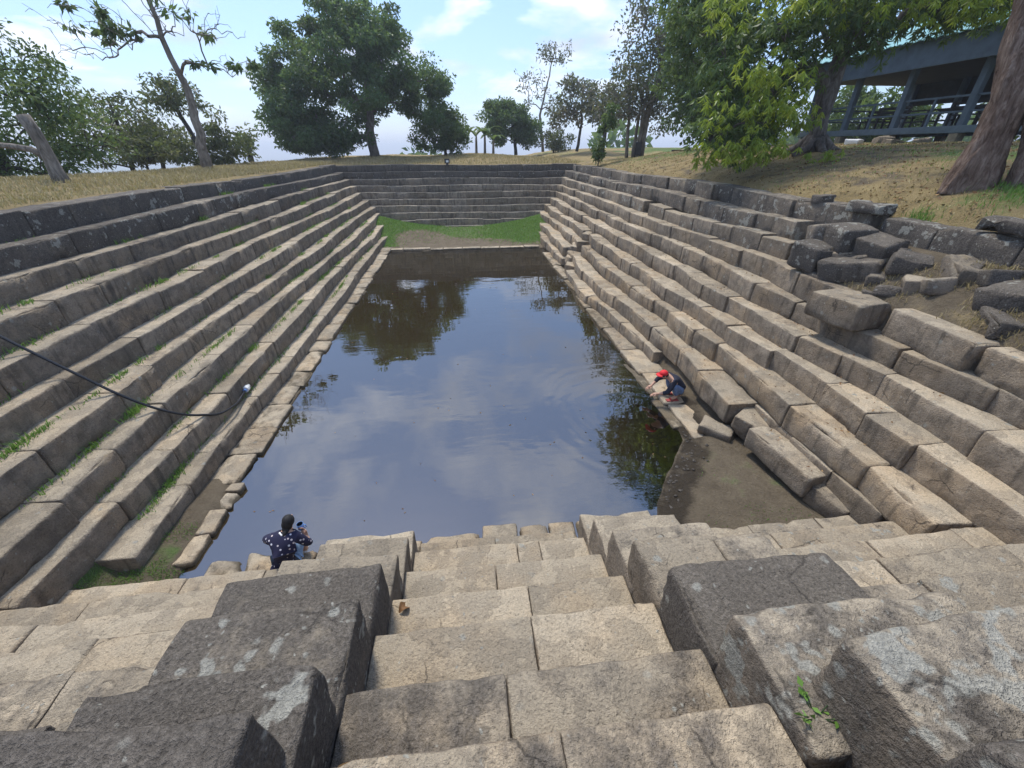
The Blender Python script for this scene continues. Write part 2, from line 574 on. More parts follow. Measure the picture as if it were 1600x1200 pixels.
def water_material():
    m, N, L, out = new_mat('pond_water')
    g = N('ShaderNodeNewGeometry'); P = g.outputs['Position']
    at = N('ShaderNodeAttribute', attribute_name='depth')
    # faint breeze
    mp = N('ShaderNodeMapping'); mp.inputs['Scale'].default_value = (1.0, 2.4, 1.0); L(P, mp.inputs[0])
    w1 = noise(N, L, mp.outputs[0], 2.2, 3, 0.5)
    w2 = noise(N, L, mp.outputs[0], 0.55, 2, 0.5)
    # rings spreading from the hands dipped in the water
    sub = N('ShaderNodeVectorMath', operation='DISTANCE'); sub.inputs[1].default_value = (3.75, 7.35, 0.0)
    wob = N('ShaderNodeTexNoise', i_Scale=0.9, i_Detail=2.0); L(P, wob.inputs['Vector'])
    wv = N('ShaderNodeVectorMath', operation='MULTIPLY_ADD'); wv.inputs[1].default_value = (0.55, 0.55, 0.0)
    L(wob.outputs['Color'], wv.inputs[0]); L(P, wv.inputs[2])
    L(wv.outputs[0], sub.inputs[0])
    d = sub.outputs['Value']
    ring = mth(N, L, 'SINE', mth(N, L, 'MULTIPLY', d, 17.0))
    fade = mth(N, L, 'MULTIPLY', maprange(N, L, d, 0.3, 0.9), maprange(N, L, d, 1.2, 3.8, 1.0, 0.0))
    ring = mth(N, L, 'MULTIPLY', ring, fade)
    ring = mth(N, L, 'MULTIPLY', ring, maprange(N, L, w2, 0.32, 0.62))
    calm = maprange(N, L, noise(N, L, P, 0.23, 3, 0.6), 0.42, 0.70, 0.05, 1.0)
    h = mth(N, L, 'ADD', mth(N, L, 'MULTIPLY', mth(N, L, 'MULTIPLY', w1, 0.0055), calm), mth(N, L, 'MULTIPLY', w2, 0.004))
    h = mth(N, L, 'ADD', h, mth(N, L, 'MULTIPLY', ring, 0.0015))
    bp = N('ShaderNodeBump', i_Strength=1.0, i_Distance=1.0); L(h, bp.inputs['Height'])
    # silty body of the water: thin and amber over the shallows, near opaque where deep
    murk = N('ShaderNodeBsdfDiffuse'); murk.inputs['Color'].default_value = (0.030, 0.021, 0.009, 1)
    thin = N('ShaderNodeBsdfTransparent'); thin.inputs['Color'].default_value = (0.72, 0.50, 0.20, 1)
    op = maprange(N, L, at.outputs['Fac'], 0.0, 0.34, 0.05, 0.985)
    body = N('ShaderNodeMixShader'); L(op, body.inputs[0]); L(thin.outputs[0], body.inputs[1]); L(murk.outputs[0], body.inputs[2])
    gl = N('ShaderNodeBsdfGlossy'); gl.inputs['Roughness'].default_value = 0.015
    gl.inputs['Color'].default_value = (0.95, 0.97, 1.0, 1)
    L(bp.outputs[0], gl.inputs['Normal'])
    fr = N('ShaderNodeFresnel'); fr.inputs['IOR'].default_value = 2.6
    L(bp.outputs[0], fr.inputs['Normal'])
    mx = N('ShaderNodeMixShader'); L(fr.outputs[0], mx.inputs[0]); L(body.outputs[0], mx.inputs[1]); L(gl.outputs[0], mx.inputs[2])
    L(mx.outputs[0], out.inputs[0])
    return m


M_STONE = stone_material()
M_GROUND = ground_material()
M_WATER = water_material()
M_DRY = leaf_material('dry_straw', (0.24, 0.175, 0.085), (0.42, 0.325, 0.165), (0.56, 0.46, 0.27), 0.25, 0.7)
M_GREEN = leaf_material('green_grass', (0.085, 0.17, 0.032), (0.145, 0.29, 0.052), (0.24, 0.40, 0.095), 0.4, 0.6)
M_LEAF_DARK = leaf_material('dark_leaf', (0.036, 0.078, 0.034), (0.076, 0.152, 0.056), (0.145, 0.24, 0.08), 0.46)
M_LEAF_MID = leaf_material('mid_leaf', (0.042, 0.080, 0.028), (0.085, 0.150, 0.046), (0.16, 0.225, 0.075), 0.42)
M_LEAF_OLIVE = leaf_material('olive_leaf', (0.060, 0.074, 0.036), (0.110, 0.125, 0.056), (0.19, 0.18, 0.09), 0.40)
M_LEAF_GREY = leaf_material('grey_leaf', (0.070, 0.072, 0.058), (0.125, 0.120, 0.095), (0.20, 0.15, 0.12), 0.36)
M_LEAF_LIME = leaf_material('lime_leaf', (0.11, 0.18, 0.022), (0.25, 0.34, 0.040), (0.44, 0.47, 0.085), 0.48, 0.4, (0.42, 0.50, 0.06))
M_BARK_GREY = bark_material('grey_bark', (0.075, 0.062, 0.052), (0.155, 0.132, 0.115), (0.26, 0.235, 0.215))
M_BARK_BROWN = bark_material('brown_bark', (0.075, 0.045, 0.032), (0.21, 0.145, 0.11), (0.36, 0.28, 0.225), 15.0)
M_BARK_DARK = bark_material('dark_bark', (0.022, 0.019, 0.016), (0.06, 0.052, 0.044), (0.12, 0.105, 0.09))
M_BARK_PALE = bark_material('pale_bark', (0.11, 0.095, 0.075), (0.22, 0.19, 0.155), (0.36, 0.32, 0.27))

# ------------------------------------------------------------------ geometry of the basin
RISE = 0.40
XL = [None] + [-(4.52 + 0.394 * k) for k in range(10)]                     # lip of each row, left bank
XR = [None, 4.70, 4.97, 5.45, 5.80, 6.19, 6.58, 6.84, 7.16, 7.50, 7.95]     # right bank
YF = [None] + [29.4 + 0.27 * k for k in range(10)]                         # far bank
YN = [None] + [3.58 - 0.47 * k for k in range(10)]                         # near bank
YS = [None, 3.74, 3.30, 2.75, 2.21, 1.70, 1.17, 0.74, 0.26, -0.2, -0.7]     # treads of the stairs


def terrain(x, y):
    z = 4.02 + 0 * x
    z = z + 0.20 * smooth01(-8.6, -12.0, x) * smooth01(30, 10, y)
    rx = np.interp(x, [8.3, 9.5, 12, 15, 19, 30], [0.0, 0.38, 0.88, 1.05, 1.17, 1.2])
    ry = 1 - 0.62 * smooth01(22, 33, y) + 0.30 * smooth01(36, 44, y)
    z = z + rx * ry
    z = z + 0.26 * smooth01(32.6, 36.5, y) * (0.6 + 0.4 * np.sin(x * 0.55 + 0.6)) * smooth01(9, 5, np.abs(x + 1.0))
    z = z + 0.16 * smooth01(33, 42, y)
    p = np.stack([x, y, 0 * x], 1)
    z = z + 0.16 * (fbm(p * 0.35, 2, 3) - 0.5) * smooth01(0, 1.5, np.maximum(np.maximum(-x - 8.2, x - 8.3), y - 32.2)) \
        + 0.05 * (fbm(p * 2.3, 4, 2) - 0.5)
    d = np.maximum.reduce([-x - 13.2 - 0.08 * np.maximum(y - 12, 0) * 0, y - 57, x - 46, -y - 14, 0 * x])
    z = z - np.minimum(0.10 * d + 0.0030 * d * d, 65) * 1.0
    return z


def mud_shore(y):
    return np.interp(y, [3.4, 4.36, 4.76, 5.53, 5.98, 6.64, 7.84, 9], [2.45, 2.92, 3.16, 3.82, 4.15, 4.27, 4.30, 4.5])


def bed(x, y):
    p = np.stack([x, y, 0 * x], 1)
    z = -0.75 + 0.1 * (fbm(p * 0.8, 7, 2) - 0.5)
    # mud corner beside the stairs
    zm = np.clip(np.where(x > mud_shore(y), 0.22, 0.16) * (x - mud_shore(y)), -0.75, 0.13) + 0.035 * (fbm(p * 3.1, 3, 3) - 0.45)
    rough = smooth01(0.0, 0.35, x - mud_shore(y)) * smooth01(1.0, 0.5, x - mud_shore(y))
    zm = zm + rough * 0.10 * (fbm(p * 7.0, 13, 3) - 0.42)
    zm = zm - 0.2 * smooth01(7.5, 8.6, y)
    z = np.maximum(z, np.where(y < 9, zm, -9))
    # shallow shelf in front of the right-hand ledge
    z = np.maximum(z, -0.75 + 0.62 * smooth01(3.3, 4.3, x) * smooth01(22, 9, y))
    # silt beach and turf at the far end
    zf = np.clip((y - 23.9) * 0.25, -0.8, 0.05) + smooth01(24.2, 29.4, y) * (0.30 + 0.46 * np.clip(np.abs(x - 0.1) / 4.4, 0, 1.3) ** 2) + 0.05 * (fbm(p * 1.1, 5, 3) - 0.5)
    z = np.maximum(z, zf)
    # soil at the near left corner
    zl = 0.16 * smooth01(-3.95, -4.5, x) * smooth01(6.6, 5.0, y) - 0.9 * smooth01(-4.1, -3.8, x) + 0.04 * (fbm(p * 4, 8, 2) - .5)
    z = np.maximum(z, np.where((y < 7) & (x < 0), zl, -9))
    return z


def basin(x, y):
    o = 0.50
    zl = 0.4 + (-x - 4.52) / 0.394 * 0.4 - o
    zr = 0.4 + (x - 4.75) / 0.36 * 0.4 - o - 0.05
    zr = zr - 0.45 * smooth01(6.5, 5.9, y) * smooth01(5.9, 5.55, x)
    zf = 0.4 + (y - 29.4) / 0.27 * 0.4 - o - 0.1
    zn = 0.4 + (3.58 - y) / 0.47 * 0.4 - o - 0.05
    z = np.maximum.reduce([zl, zr, zf, zn, bed(x, y)])
    # rubble slope where the upper rows of the right bank have fallen
    hole = smooth01(8.6, 7.6, y) * smooth01(6.75, 7.05, x) * smooth01(1.5, 2.5, y) * smooth01(8.0, 7.8, x)
    zh = 2.64 + (x - 6.8) * 0.85 + 0.12 * (fbm(np.stack([x, y, 0 * x], 1) * 2.2, 6, 3) - 0.5)
    z = np.where(hole > 0, np.maximum(z, zh * hole + z * (1 - hole)), z)
    return z


def ground_z(x, y):
    x = np.atleast_1d(np.asarray(x, float)); y = np.atleast_1d(np.asarray(y, float))
    return np.minimum(terrain(x, y), basin(x, y))


def gz(x, y):
    return float(ground_z(x, y)[0])


def build_ground():
    def axis(a, b, s, far):
        core = np.arange(a, b + 1e-6, s)
        out = []
        st = s
        v = 0.0
        while v < far:
            st *= 1.22; v += st; out.append(v)
        out = np.array(out)
        return np.concatenate([a - out[::-1], core, b + out])
    xs = axis(-15, 22, 0.16, 4200); ys = axis(-3, 44, 0.19, 4200)
    X, Y = np.meshgrid(xs, ys)
    x, y = X.ravel(), Y.ravel()
    z = ground_z(x, y)
    nx, ny = len(xs), len(ys)
    i = np.arange(nx - 1); j = np.arange(ny - 1)
    I, J = np.meshgrid(i, j)
    a = (J * nx + I).ravel()
    F = np.stack([a, a + 1, a + nx + 1, a + nx], 1)
    me = mesh_data('ground', np.stack([x, y, z], 1), F, M_GROUND)
    outside = np.maximum.reduce([-x - 8.3, x - 8.1, y - 32.0, -y - 0.9])
    p = np.stack([x, y, 0 * x], 1)
    R = smooth01(-0.15, 0.2, outside) * 0.9
    fall = (z > 2.4) & (x > 6.7) & (y < 9) & (outside < 0)
    R = np.where(fall, 0.3, R)
    R = R * (0.62 + 0.7 * fbm(p * 0.7, 41, 3)) - 0.22 * smooth01(8, 9, x) * (y < 34)
    G = np.where(outside > 0, 0.18 + 0.6 * smooth01(0.42, 0.7, fbm(p * 0.3, 9, 3)) * smooth01(6, 12, x), 0)
    far_turf = smooth01(25.6, 27.3, y + 0.38 * np.abs(x) + 1.6 * (fbm(p * 0.9, 21, 3) - 0.5)) * (y < 31) * (np.abs(x) < 6.5) * (outside < 0)
    far_turf = far_turf * (1 - 0.85 * smooth01(1.6, 0.9, np.hypot((x + 2.5) / 1.3, (y - 26.2) / 1.4)))
    G = np.maximum(G, far_turf * (0.62 + 0.3 * smooth01(1.0, 3.5, np.abs(x))))
    near_l = smooth01(4.9, 4.1, y) * (x < -4.2) * (x > -6) * (y > 3.3)
    G = np.maximum(G, near_l * 0.5)
    mudpatch = (y < 6.2) * (x > 3.3) * (x < 6) * (y > 3) * (outside < 0)
    G = np.maximum(G, mudpatch * 0.28)
    G = np.where((np.abs(x) > 60) | (y > 75), 0.9, G)
    s = x - mud_shore(y)
    B = (y < 8.4) * (outside < 0) * smooth01(1.05, 0.35, s + 0.5 * (fbm(p * 2, 3, 2) - 0.5)) * (x > 0) * (z < 0.4) * 0.62
    B = np.where(z < 0.0, 0.25, B)
    colr = np.zeros((len(x), 4), np.float32); colr[:, 0] = R; colr[:, 1] = G; colr[:, 2] = B; colr[:, 3] = 1
    at = me.attributes.new('zone', 'FLOAT_COLOR', 'POINT'); at.data.foreach_set('color', colr.ravel())
    tag(link('ground', me), kind='structure')


build_ground()


def build_water():
    xs = np.arange(-4.9, 5.4, 0.12); ys = np.arange(3.2, 25.2, 0.14)
    X, Y = np.meshgrid(xs, ys); x, y = X.ravel(), Y.ravel()
    nx = len(xs)
    I, J = np.meshgrid(np.arange(nx - 1), np.arange(len(ys) - 1)); a = (J * nx + I).ravel()
    F = np.stack([a, a + 1, a + nx + 1, a + nx], 1)
    me = mesh_data('pond_water', np.stack([x, y, 0 * x], 1), F, M_WATER)
    dep = np.clip(-ground_z(x, y), 0, 1.0)
    me.attributes.new('depth', 'FLOAT', 'POINT').data.foreach_set('value', dep.astype(np.float32))
    tag(link('pond_water', me), kind='structure')


build_water()

# ------------------------------------------------------------------ stone banks
CAMP = np.array([0, 0, 5.02])


def put_block(parent, cx, cy, ztop, L, D, Hh, ang, dark=0.2, lich=0.1, warm=0.2, rho=0.035, amp=0.012, chip=1.0,
              tilt=(0, 0), name='stone_block', seed=None, smin=0.032, sag=0.0, taper=0.0, off=0.0, endk=0.6):
    """ang: direction of the block's length about z; its lip side is local -y"""
    dist = float(np.linalg.norm(np.array([cx, cy, ztop]) - CAMP))
    s = min(max(dist * 0.0135, smin), 0.22)
    seed = rnd.random() * 90 if seed is None else seed
    v, f = worn_block(L, D, Hh, s, rho, amp, seed, chip, taper, sag, off, endk)
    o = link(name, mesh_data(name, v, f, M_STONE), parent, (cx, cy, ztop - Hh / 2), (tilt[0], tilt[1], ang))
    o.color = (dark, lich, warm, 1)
    return o


def row_dark(k):
    return {10: 0.66, 9: 0.62, 8: 0.34, 7: 0.24, 6: 0.20, 5: 0.16, 4: 0.12, 3: 0.10, 2: 0.10, 1: 0.12}[k]


def lay_row(parent, axis, lip, a0, a1, k, depth, lo, hi, skip=(), side=1, dmul=1.0, lichen=0.1, warm=0.25, ztop=None,
            jit=0.012, zj=0.007, wave=None, hgt=None, rr=(0.024, 0.045), am=(0.016, 0.027)):
    """a row of blocks; axis 'y': runs along y with its lip at x = lip; side +1: the lip faces +x, -1: faces -x.
       axis 'x': runs along x with its lip at y = lip; side +1: faces +y, -1: faces -y"""
    a = a0
    zt = RISE * k if ztop is None else ztop
    rseed = rnd.random() * 60
    amp_r = rnd.uniform(*am)
    rho_r = rnd.uniform(*rr)
    while a < a1 - 0.05:
        Lb = rnd.uniform(lo, hi) if rnd.random() < 0.8 else rnd.uniform(lo * 0.6, hi * 1.25)
        if a + Lb > a1 - lo * 0.6: Lb = a1 - a
        mid = a + Lb / 2
        gap = rnd.uniform(0.001, 0.007) if rnd.random() < 0.85 else rnd.uniform(0.01, 0.025)
        sl = ((wave(a + Lb)[0] - wave(a)[0]) / Lb if wave else 0.0) + rnd.uniform(-0.008, 0.008)
        sz = (wave(a + Lb)[1] - wave(a)[1]) / Lb if wave else 0.0
        ok = not any(s0 < mid < s1 for s0, s1 in skip)
        jl = rnd.uniform(-jit, jit) + (wave(mid)[0] if wave else 0.0)
        jz = rnd.uniform(-zj, zj) + (wave(mid)[1] if wave else 0.0)
        if rnd.random() < 0.13:
            jl += rnd.uniform(-0.035, 0.035); jz -= rnd.uniform(0.0, 0.045)
        dk = min(1, max(0, row_dark(k) * dmul + rnd.uniform(-0.14, 0.16)))
        li = max(0, lichen + rnd.uniform(-0.15, 0.2))
        wm = max(0, warm + rnd.uniform(-0.2, 0.3))
        tl = (rnd.uniform(-0.01, 0.01), rnd.uniform(-0.006, 0.006) - sz * (1 if (axis == 'y') == (side > 0) else -1))
        Hb = (hgt or RISE) + 0.06
        sgn = (1 if side > 0 else -1) * (1 if axis == 'y' else -1)
        if ok:
            if axis == 'y':
                cx = lip + jl - side * depth / 2
                put_block(parent, cx, mid, zt + jz, Lb - gap, depth, Hb, (PI / 2 if side > 0 else -PI / 2) - sl, dk, li, wm,
                          rho=rho_r * rnd.uniform(0.85, 1.2), amp=amp_r, chip=rnd.uniform(0.8, 1.3), tilt=tl, seed=rseed, off=mid * sgn, endk=0.2)
            else:
                cy = lip + jl - side * depth / 2
                put_block(parent, mid, cy, zt + jz, Lb - gap, depth, Hb, (PI if side > 0 else 0.0) + sl, dk, li, wm,
                          rho=rho_r * rnd.uniform(0.85, 1.2), amp=amp_r, chip=rnd.uniform(0.8, 1.3), tilt=tl, seed=rseed, off=mid * sgn, endk=0.2)
        a += Lb


# --- left bank
bank_l = thing('stepped_bank', 'long straight stepped stone bank with green tufts, below the leaning bare tree', 'stone steps')


def wave_l(k):
    ph = k * 1.7

    def w(y):
        bulge = 0.05 * math.sin(y * 0.42 + ph) + 0.03 * math.sin(y * 1.1 + ph * 2)
        return bulge, 0.03 * math.sin(y * 0.31 + ph)
    return w


for k in range(1, 11):
    dep = 0.394 + 0.22 if k < 10 else 0.62
    lay_row(bank_l, 'y', XL[k], max(YN[k] + 0.01, 0.2) + (0.35 if k == 1 else 0.0), YF[k] - 0.01, k, dep, 0.8, 1.9, side=1,
            lichen=0.30 if k >= 9 else 0.06, warm=0.34 if k < 9 else 0.05, wave=wave_l(k), hgt=0.52 if k == 10 else None,
            dmul=1.0)

# --- far bank
bank_f = thing('stepped_bank', 'straight stepped stone bank closing the pond behind the green turf', 'stone steps')
for k in range(1, 11):
    dep = 0.27 + 0.22 if k < 10 else 0.55
    lay_row(bank_f, 'x', YF[k], XL[k] - 0.5, XR[k] + 0.4, k, dep, 0.8, 1.5, side=-1, lichen=0.18 if k >= 9 else 0.05,
            warm=0.12, dmul=1.12, jit=0.012, zj=0.012, wave=(lambda kk: (lambda x: (0, 0.025 * math.sin(x * 0.6 + kk))))(k))

# --- right bank: slumped, with gaps
bank_r = thing('stepped_bank', 'slumping stepped stone bank with fallen upper rows, below the leafy spreading tree', 'stone steps')


def wave_r(k):
    def w(y):
        # old slump half way along: lower rows slide toward the water and sag
        s = math.exp(-((y - 15.5) / 3.2) ** 2)
        low = max(0.0, (6 - k) / 5.0)
        dx = -0.30 * s * low + 0.06 * math.sin(y * 0.7 + k) + 0.05 * math.sin(y * 1.9 + 2.3 * k)
        dz = -0.10 * s * low + 0.035 * math.sin(y * 0.5 + 1.3 * k)
        if k in (2, 3) and y < 9.5: dx -= 0.03
        return dx, dz
    return w


R_SKIP = {1: [(2.0, 9.0), (18.4, 19.6)], 2: [(2.0, 5.95), (19.4, 20.2)], 3: [(18.6, 19.4)], 4: [(19.2, 20.0)], 5: [], 6: [(20.2, 20.9)],
          7: [(2.0, 6.55)], 8: [(2.0, 8.1), (16.2, 16.8)], 9: [(2.0, 8.3), (12.9, 13.5)], 10: []}
for k in range(1, 11):
    dep = 0.38 + 0.26 if k < 10 else 0.62
    near = {1: 9.05, 2: 5.95}.get(k, max(YN[k] + 0.01, 0.6))
    if k == 10:
        lay_row(bank_r, 'y', XR[k] + 0.02, 1.0, 7.34, k, dep, 1.0, 1.9, side=-1, lichen=0.55, warm=0.1, ztop=3.90, jit=0.02, zj=0.03, rr=(0.04, 0.07), am=(0.02, 0.035), dmul=1.15, hgt=0.62)
        near = 7.58
    lay_row(bank_r, 'y', XR[k], near, YF[k] - 0.01, k, dep, 0.7, 1.5, skip=R_SKIP[k], side=-1,
            lichen=0.42 if k >= 8 else 0.08, warm=0.75 if k < 4 else (0.4 if k < 8 else 0.1), wave=wave_r(k), jit=0.020, zj=0.012, rr=(0.03, 0.052), am=(0.016, 0.026), dmul=0.85 if k < 9 else 0.8,
            hgt=0.5 if k == 10 else None)

lay_row(bank_r, 'y', 5.40, 3.2, 5.94, 2, 0.6, 0.6, 1.1, side=-1, ztop=0.75, lichen=0.0, warm=0.3, jit=0.03, zj=0.004, rr=(0.03, 0.05), am=(0.015, 0.025), hgt=0.55)
# --- near bank, on both sides of the stairs
bank_nl = thing('stepped_bank', 'dusty stone terraces beside the stairs, next to the grassy corner', 'stone steps')
bank_nr = thing('stepped_bank', 'cracked stone terraces beside the stairs, next to the drying mud corner', 'stone steps')
for k in range(1, 9):
    dep = 0.47 + 0.2
    dm = {1: 0.6, 2: 0.6, 3: 0.9, 4: 1.5, 5: 3.0, 6: 3.4, 7: 3.2, 8: 2.4}[k]
    lay_row(bank_nl, 'x', YN[k], XL[k] - 0.62, -1.72, k, dep, 0.9, 1.7, side=1, lichen=0.0 if k < 5 else 0.25, warm=0.5 if k < 5 else 0.1, dmul=dm * 0.7, zj=0.012)
    lay_row(bank_nr, 'x', YN[k] - 0.06, 2.25, XR[k] + 0.64, k, dep, 0.65, 1.4, side=1, lichen=0.15 if k < 5 else 0.4, warm=0.3, dmul=1.6, zj=0.02)

# --- stairs with stepped cheek blocks
stairs = thing('stone_staircase', 'worn stone staircase between stepped cheek blocks leading down to the water', 'staircase')
joints = {1: [0.20], 2: [0.44, 0.72], 3: [0.14], 4: [0.40], 5: [0.34], 6: [0.10], 7: [0.30], 8: [0.6], 9: [0.1]}
for k in range(1, 10):
    xs = [-0.80] + joints[k] + [1.30]
    for a, b in zip(xs[:-1], xs[1:]):
        D = YS[k] - (YS[k + 1] if k < 10 else -1) + 0.16
        dk = 0.18 if k < 6 else (0.46 if (k == 6 and a < 0) else 0.34)
        put_block(stairs, (a + b) / 2, YS[k] - D / 2 + rnd.uniform(-0.012, 0.012), RISE * k + rnd.uniform(-0.008, 0.008), b - a - 0.004, D, 0.46, PI,
                  dk, 0.06, 0.55, rho=0.024, amp=0.009, chip=1.2, name='tread', smin=0.026, tilt=(rnd.uniform(-.008, .008), rnd.uniform(-.006, .006)), seed=k * 3.1, off=-(a + b) / 2, endk=0.25)
CH_Y = [None, 3.55, 3.14, 2.64, 2.21, 1.66, 1.10, 0.78, 0.30]
CH = {  # k: (left outer x, left dark, left lichen, right outer x, right dark, right lichen)
    1: (-1.86, 0.12, 0.1, 2.22, 0.14, 0.10), 2: (-1.74, 0.16, 0.15, 2.30, 0.20, 0.15), 3: (-1.86, 0.30, 0.2, 2.34, 0.32, 0.18),
    4: (-1.98, 0.72, 0.24, 2.55, 0.18, 0.30), 5: (-1.86, 0.58, 0.40, 2.50, 0.95, 0.10), 6: (-1.80, 0.70, 0.36, 2.60, 0.42, 0.95),
    7: (-1.80, 0.85, 0.20, 3.3, 0.40, 0.62), 8: (-1.9, 0.9, 0.3, 3.2, 0.5, 0.5)}
for k in range(1, 9):
    lo, ld, ll, ro, rd, rl = CH[k]
    zt = RISE * (k + 1) + 0.10
    D = 0.66 if k < 6 else 0.62
    tl = (rnd.uniform(-0.03, 0.03), rnd.uniform(-0.03, 0.03))
    li = -0.80 - (0.04 if k == 7 else 0)
    put_block(stairs, (lo + li) / 2, CH_Y[k] - D / 2, zt, li - lo, D, 0.62, PI + rnd.uniform(-0.03, 0.03), ld, ll, 0.12, rho=0.036, amp=0.018, chip=1.3,
              name='cheek_block', smin=0.024, tilt=tl)
    ri = 1.30 + (0.16 if k == 7 else 0)
    if k == 4:      # split in two
        put_block(stairs, (ri + 2.02) / 2, CH_Y[k] - D / 2, zt, 2.01 - ri, D, 0.62, PI, rd, rl, 0.2, rho=0.06, amp=0.022, chip=1.4, name='cheek_block', smin=0.024)
        put_block(stairs, (2.03 + ro) / 2, CH_Y[k] - D / 2, zt - 0.03, ro - 2.03, D, 0.58, PI + 0.03, rd + 0.2, rl, 0.1, rho=0.06, amp=0.022, chip=1.4, name='cheek_block', smin=0.024)
    else:
        put_block(stairs, (ro + ri) / 2, CH_Y[k] - D / 2, zt, ro - ri, D, 0.62, PI + rnd.uniform(-0.03, 0.03), rd, rl, 0.08, rho=0.042, amp=0.020, chip=1.3,
                  name='cheek_block', smin=0.024, tilt=tl)

# --- ledge slabs along the water
ledge_l = thing('stone_ledge', 'low flagstone ledge along the water below the grassy steps', 'ledge')
y = 5.6
while y < 24.3:
    Lb = rnd.uniform(0.5, 1.3)
    w = 0.57 + rnd.uniform(-0.03, 0.06)
    put_block(ledge_l, -4.62 + w / 2, y + Lb / 2, 0.085 + rnd.uniform(-0.03, 0.03), Lb - 0.012, w, 0.4, PI / 2 + rnd.uniform(-0.025, 0.025), 0.15, 0, 0.75,
              rho=0.045, amp=0.022, chip=1.7, name='slab', smin=0.05)
    y += Lb
y = 4.02
while y < 5.6:
    Lb = min(rnd.uniform(0.28, 0.55), 5.62 - y)
    put_block(ledge_l, -4.06 + rnd.uniform(-0.03, 0.03), y + Lb / 2, 0.10 + rnd.uniform(-0.015, 0.015), Lb - 0.01, 0.26, 0.4, PI / 2 + rnd.uniform(-0.06, 0.06), 0.12, 0, 0.7, rho=0.05, amp=0.025, chip=1.5, name='slab', smin=0.04)
    y += Lb
ledge_r = thing('stone_ledge', 'sandy flagstone ledge where the crouching person in the red cap is', 'ledge')
for (y0, y1, w, x0, z_, dk) in [(5.85, 7.05, 0.62, 4.30, 0.10, 0.05), (7.06, 8.5, 0.74, 4.28, 0.11, 0.0), (8.5, 9.9, 0.70, 4.22, 0.10, 0.05), (9.95, 11.6, 0.55, 4.25, 0.07, 0.3),
                                (11.62, 13.5, 0.5, 4.22, 0.05, 0.25), (13.55, 15.0, 0.5, 4.22, 0.05, 0.2), (15.05, 17.2, 0.45, 4.3, 0.04, 0.2), (17.3, 19.6, 0.45, 4.3, 0.05, 0.2), (19.7, 22.4, 0.45, 4.3, 0.06, 0.1)]:
    put_block(ledge_r, x0 + w / 2, (y0 + y1) / 2, z_, y1 - y0 - 0.02, w, 0.42, -PI / 2 + rnd.uniform(-0.04, 0.04), dk, 0, 0.85, rho=0.05, amp=0.022, chip=1.4, name='slab', smin=0.05)
for (y0, y1, x0, z_) in [(6.3, 7.4, 4.08, 0.035), (7.42, 9.2, 4.10, 0.03)]:
    put_block(ledge_r, x0 + 0.13, (y0 + y1) / 2, z_, y1 - y0, 0.26, 0.4, -PI / 2 + 0.03, 0.1, 0, 0.8, rho=0.05, amp=0.02, chip=1.5, name='slab', smin=0.05)
ledge_n = thing('stone_ledge', 'row of rounded brown footing stones in the water at the stair foot', 'ledge')
x = -3.75
while x < 1.6:
    Lb = rnd.uniform(0.42, 0.85)
    put_block(ledge_n, x + Lb / 2, 3.86 + rnd.uniform(-0.03, 0.05) + (0.12 if x > -0.8 else 0), 0.09 + rnd.uniform(-0.03, 0.04), Lb - 0.03, 0.42, 0.4, PI, 0.22, 0, 0.9, rho=0.11, amp=0.03, chip=1.3, name='slab', smin=0.035)
    x += Lb
far_curb = thing('stone_ledge', 'thin pale stone curb between the far silt beach and the water', 'ledge')
x = -4.2
while x < 3.6:
    Lb = rnd.uniform(0.7, 1.6)
    put_block(far_curb, x + Lb / 2, 24.1 + rnd.uniform(-0.04, 0.04), 0.075 + rnd.uniform(-0.02, 0.02), Lb - 0.03, 0.4, 0.35, 0, 0.1, 0, 0.3, rho=0.04, amp=0.02, name='slab')
    x += Lb


# --- loose and fallen blocks, each a thing
def loose(cx, cy, zt, L_, D_, H_, ang, tilt, label, dark, lich, warm, rho=0.05, amp=0.02, group=None, name='fallen_block', chip=1.3):
    o = put_block(None, cx, cy, zt, L_, D_, H_, ang, dark, lich, warm, rho=rho, amp=amp, chip=chip, tilt=tilt, name=name, smin=0.03)
    tag(o, label, 'stone block', group)
    return o


loose(5.35, 5.62, 0.62, 0.78, 0.52, 0.42, -PI / 2 + 0.55, (0.10, 0.14), 'tilted fallen block just past the broken end of the lowest long slab', 0.2, 0, 0.35)
loose(5.22, 4.72, 0.66, 1.30, 0.46, 0.42, -PI / 2 + 0.14, (0.0, 0.03), 'long fallen block lying on the mud below the stepped bank', 0.3, 0, 0.4)
loose(5.42, 3.86, 0.46, 0.55, 0.40, 0.36, -PI / 2 + 0.3, (0.0, 0.1), 'short mossy fallen block between the long one and the terraces', 0.3, 0, 0.2)
loose(4.78, 5.95, 0.30, 0.62, 0.42, 0.24, -PI / 2 + 0.8, (0.05, 0.05), 'thin broken slab half sunk in the mud', 0.2, 0, 0.3)
loose(6.62, 6.05, 2.82, 0.98, 0.74, 0.46, -PI / 2 + 0.10, (0.02, -0.03), 'big squared block pushed forward from the broken upper rows', 0.2, 0.2, 0.3)
loose(7.02, 4.75, 2.80, 1.30, 0.66, 0.46, -PI / 2 - 0.08, (0.0, 0.02), 'wide flat-topped block beside the pushed forward squared block', 0.2, 0.2, 0.5)
loose(7.05, 3.3, 2.78, 1.5, 0.7, 0.46, -PI / 2 - 0.03, (0.0, 0.0), 'long pale-topped block ending the broken upper rows', 0.2, 0.15, 0.4)
loose(7.08, 7.65, 3.36, 0.62, 0.62, 0.5, -PI / 2 + 0.2, (0.04, 0.12), 'dark fallen block with one white lichen streak', 0.9, 0.55, 0.0, rho=0.06)
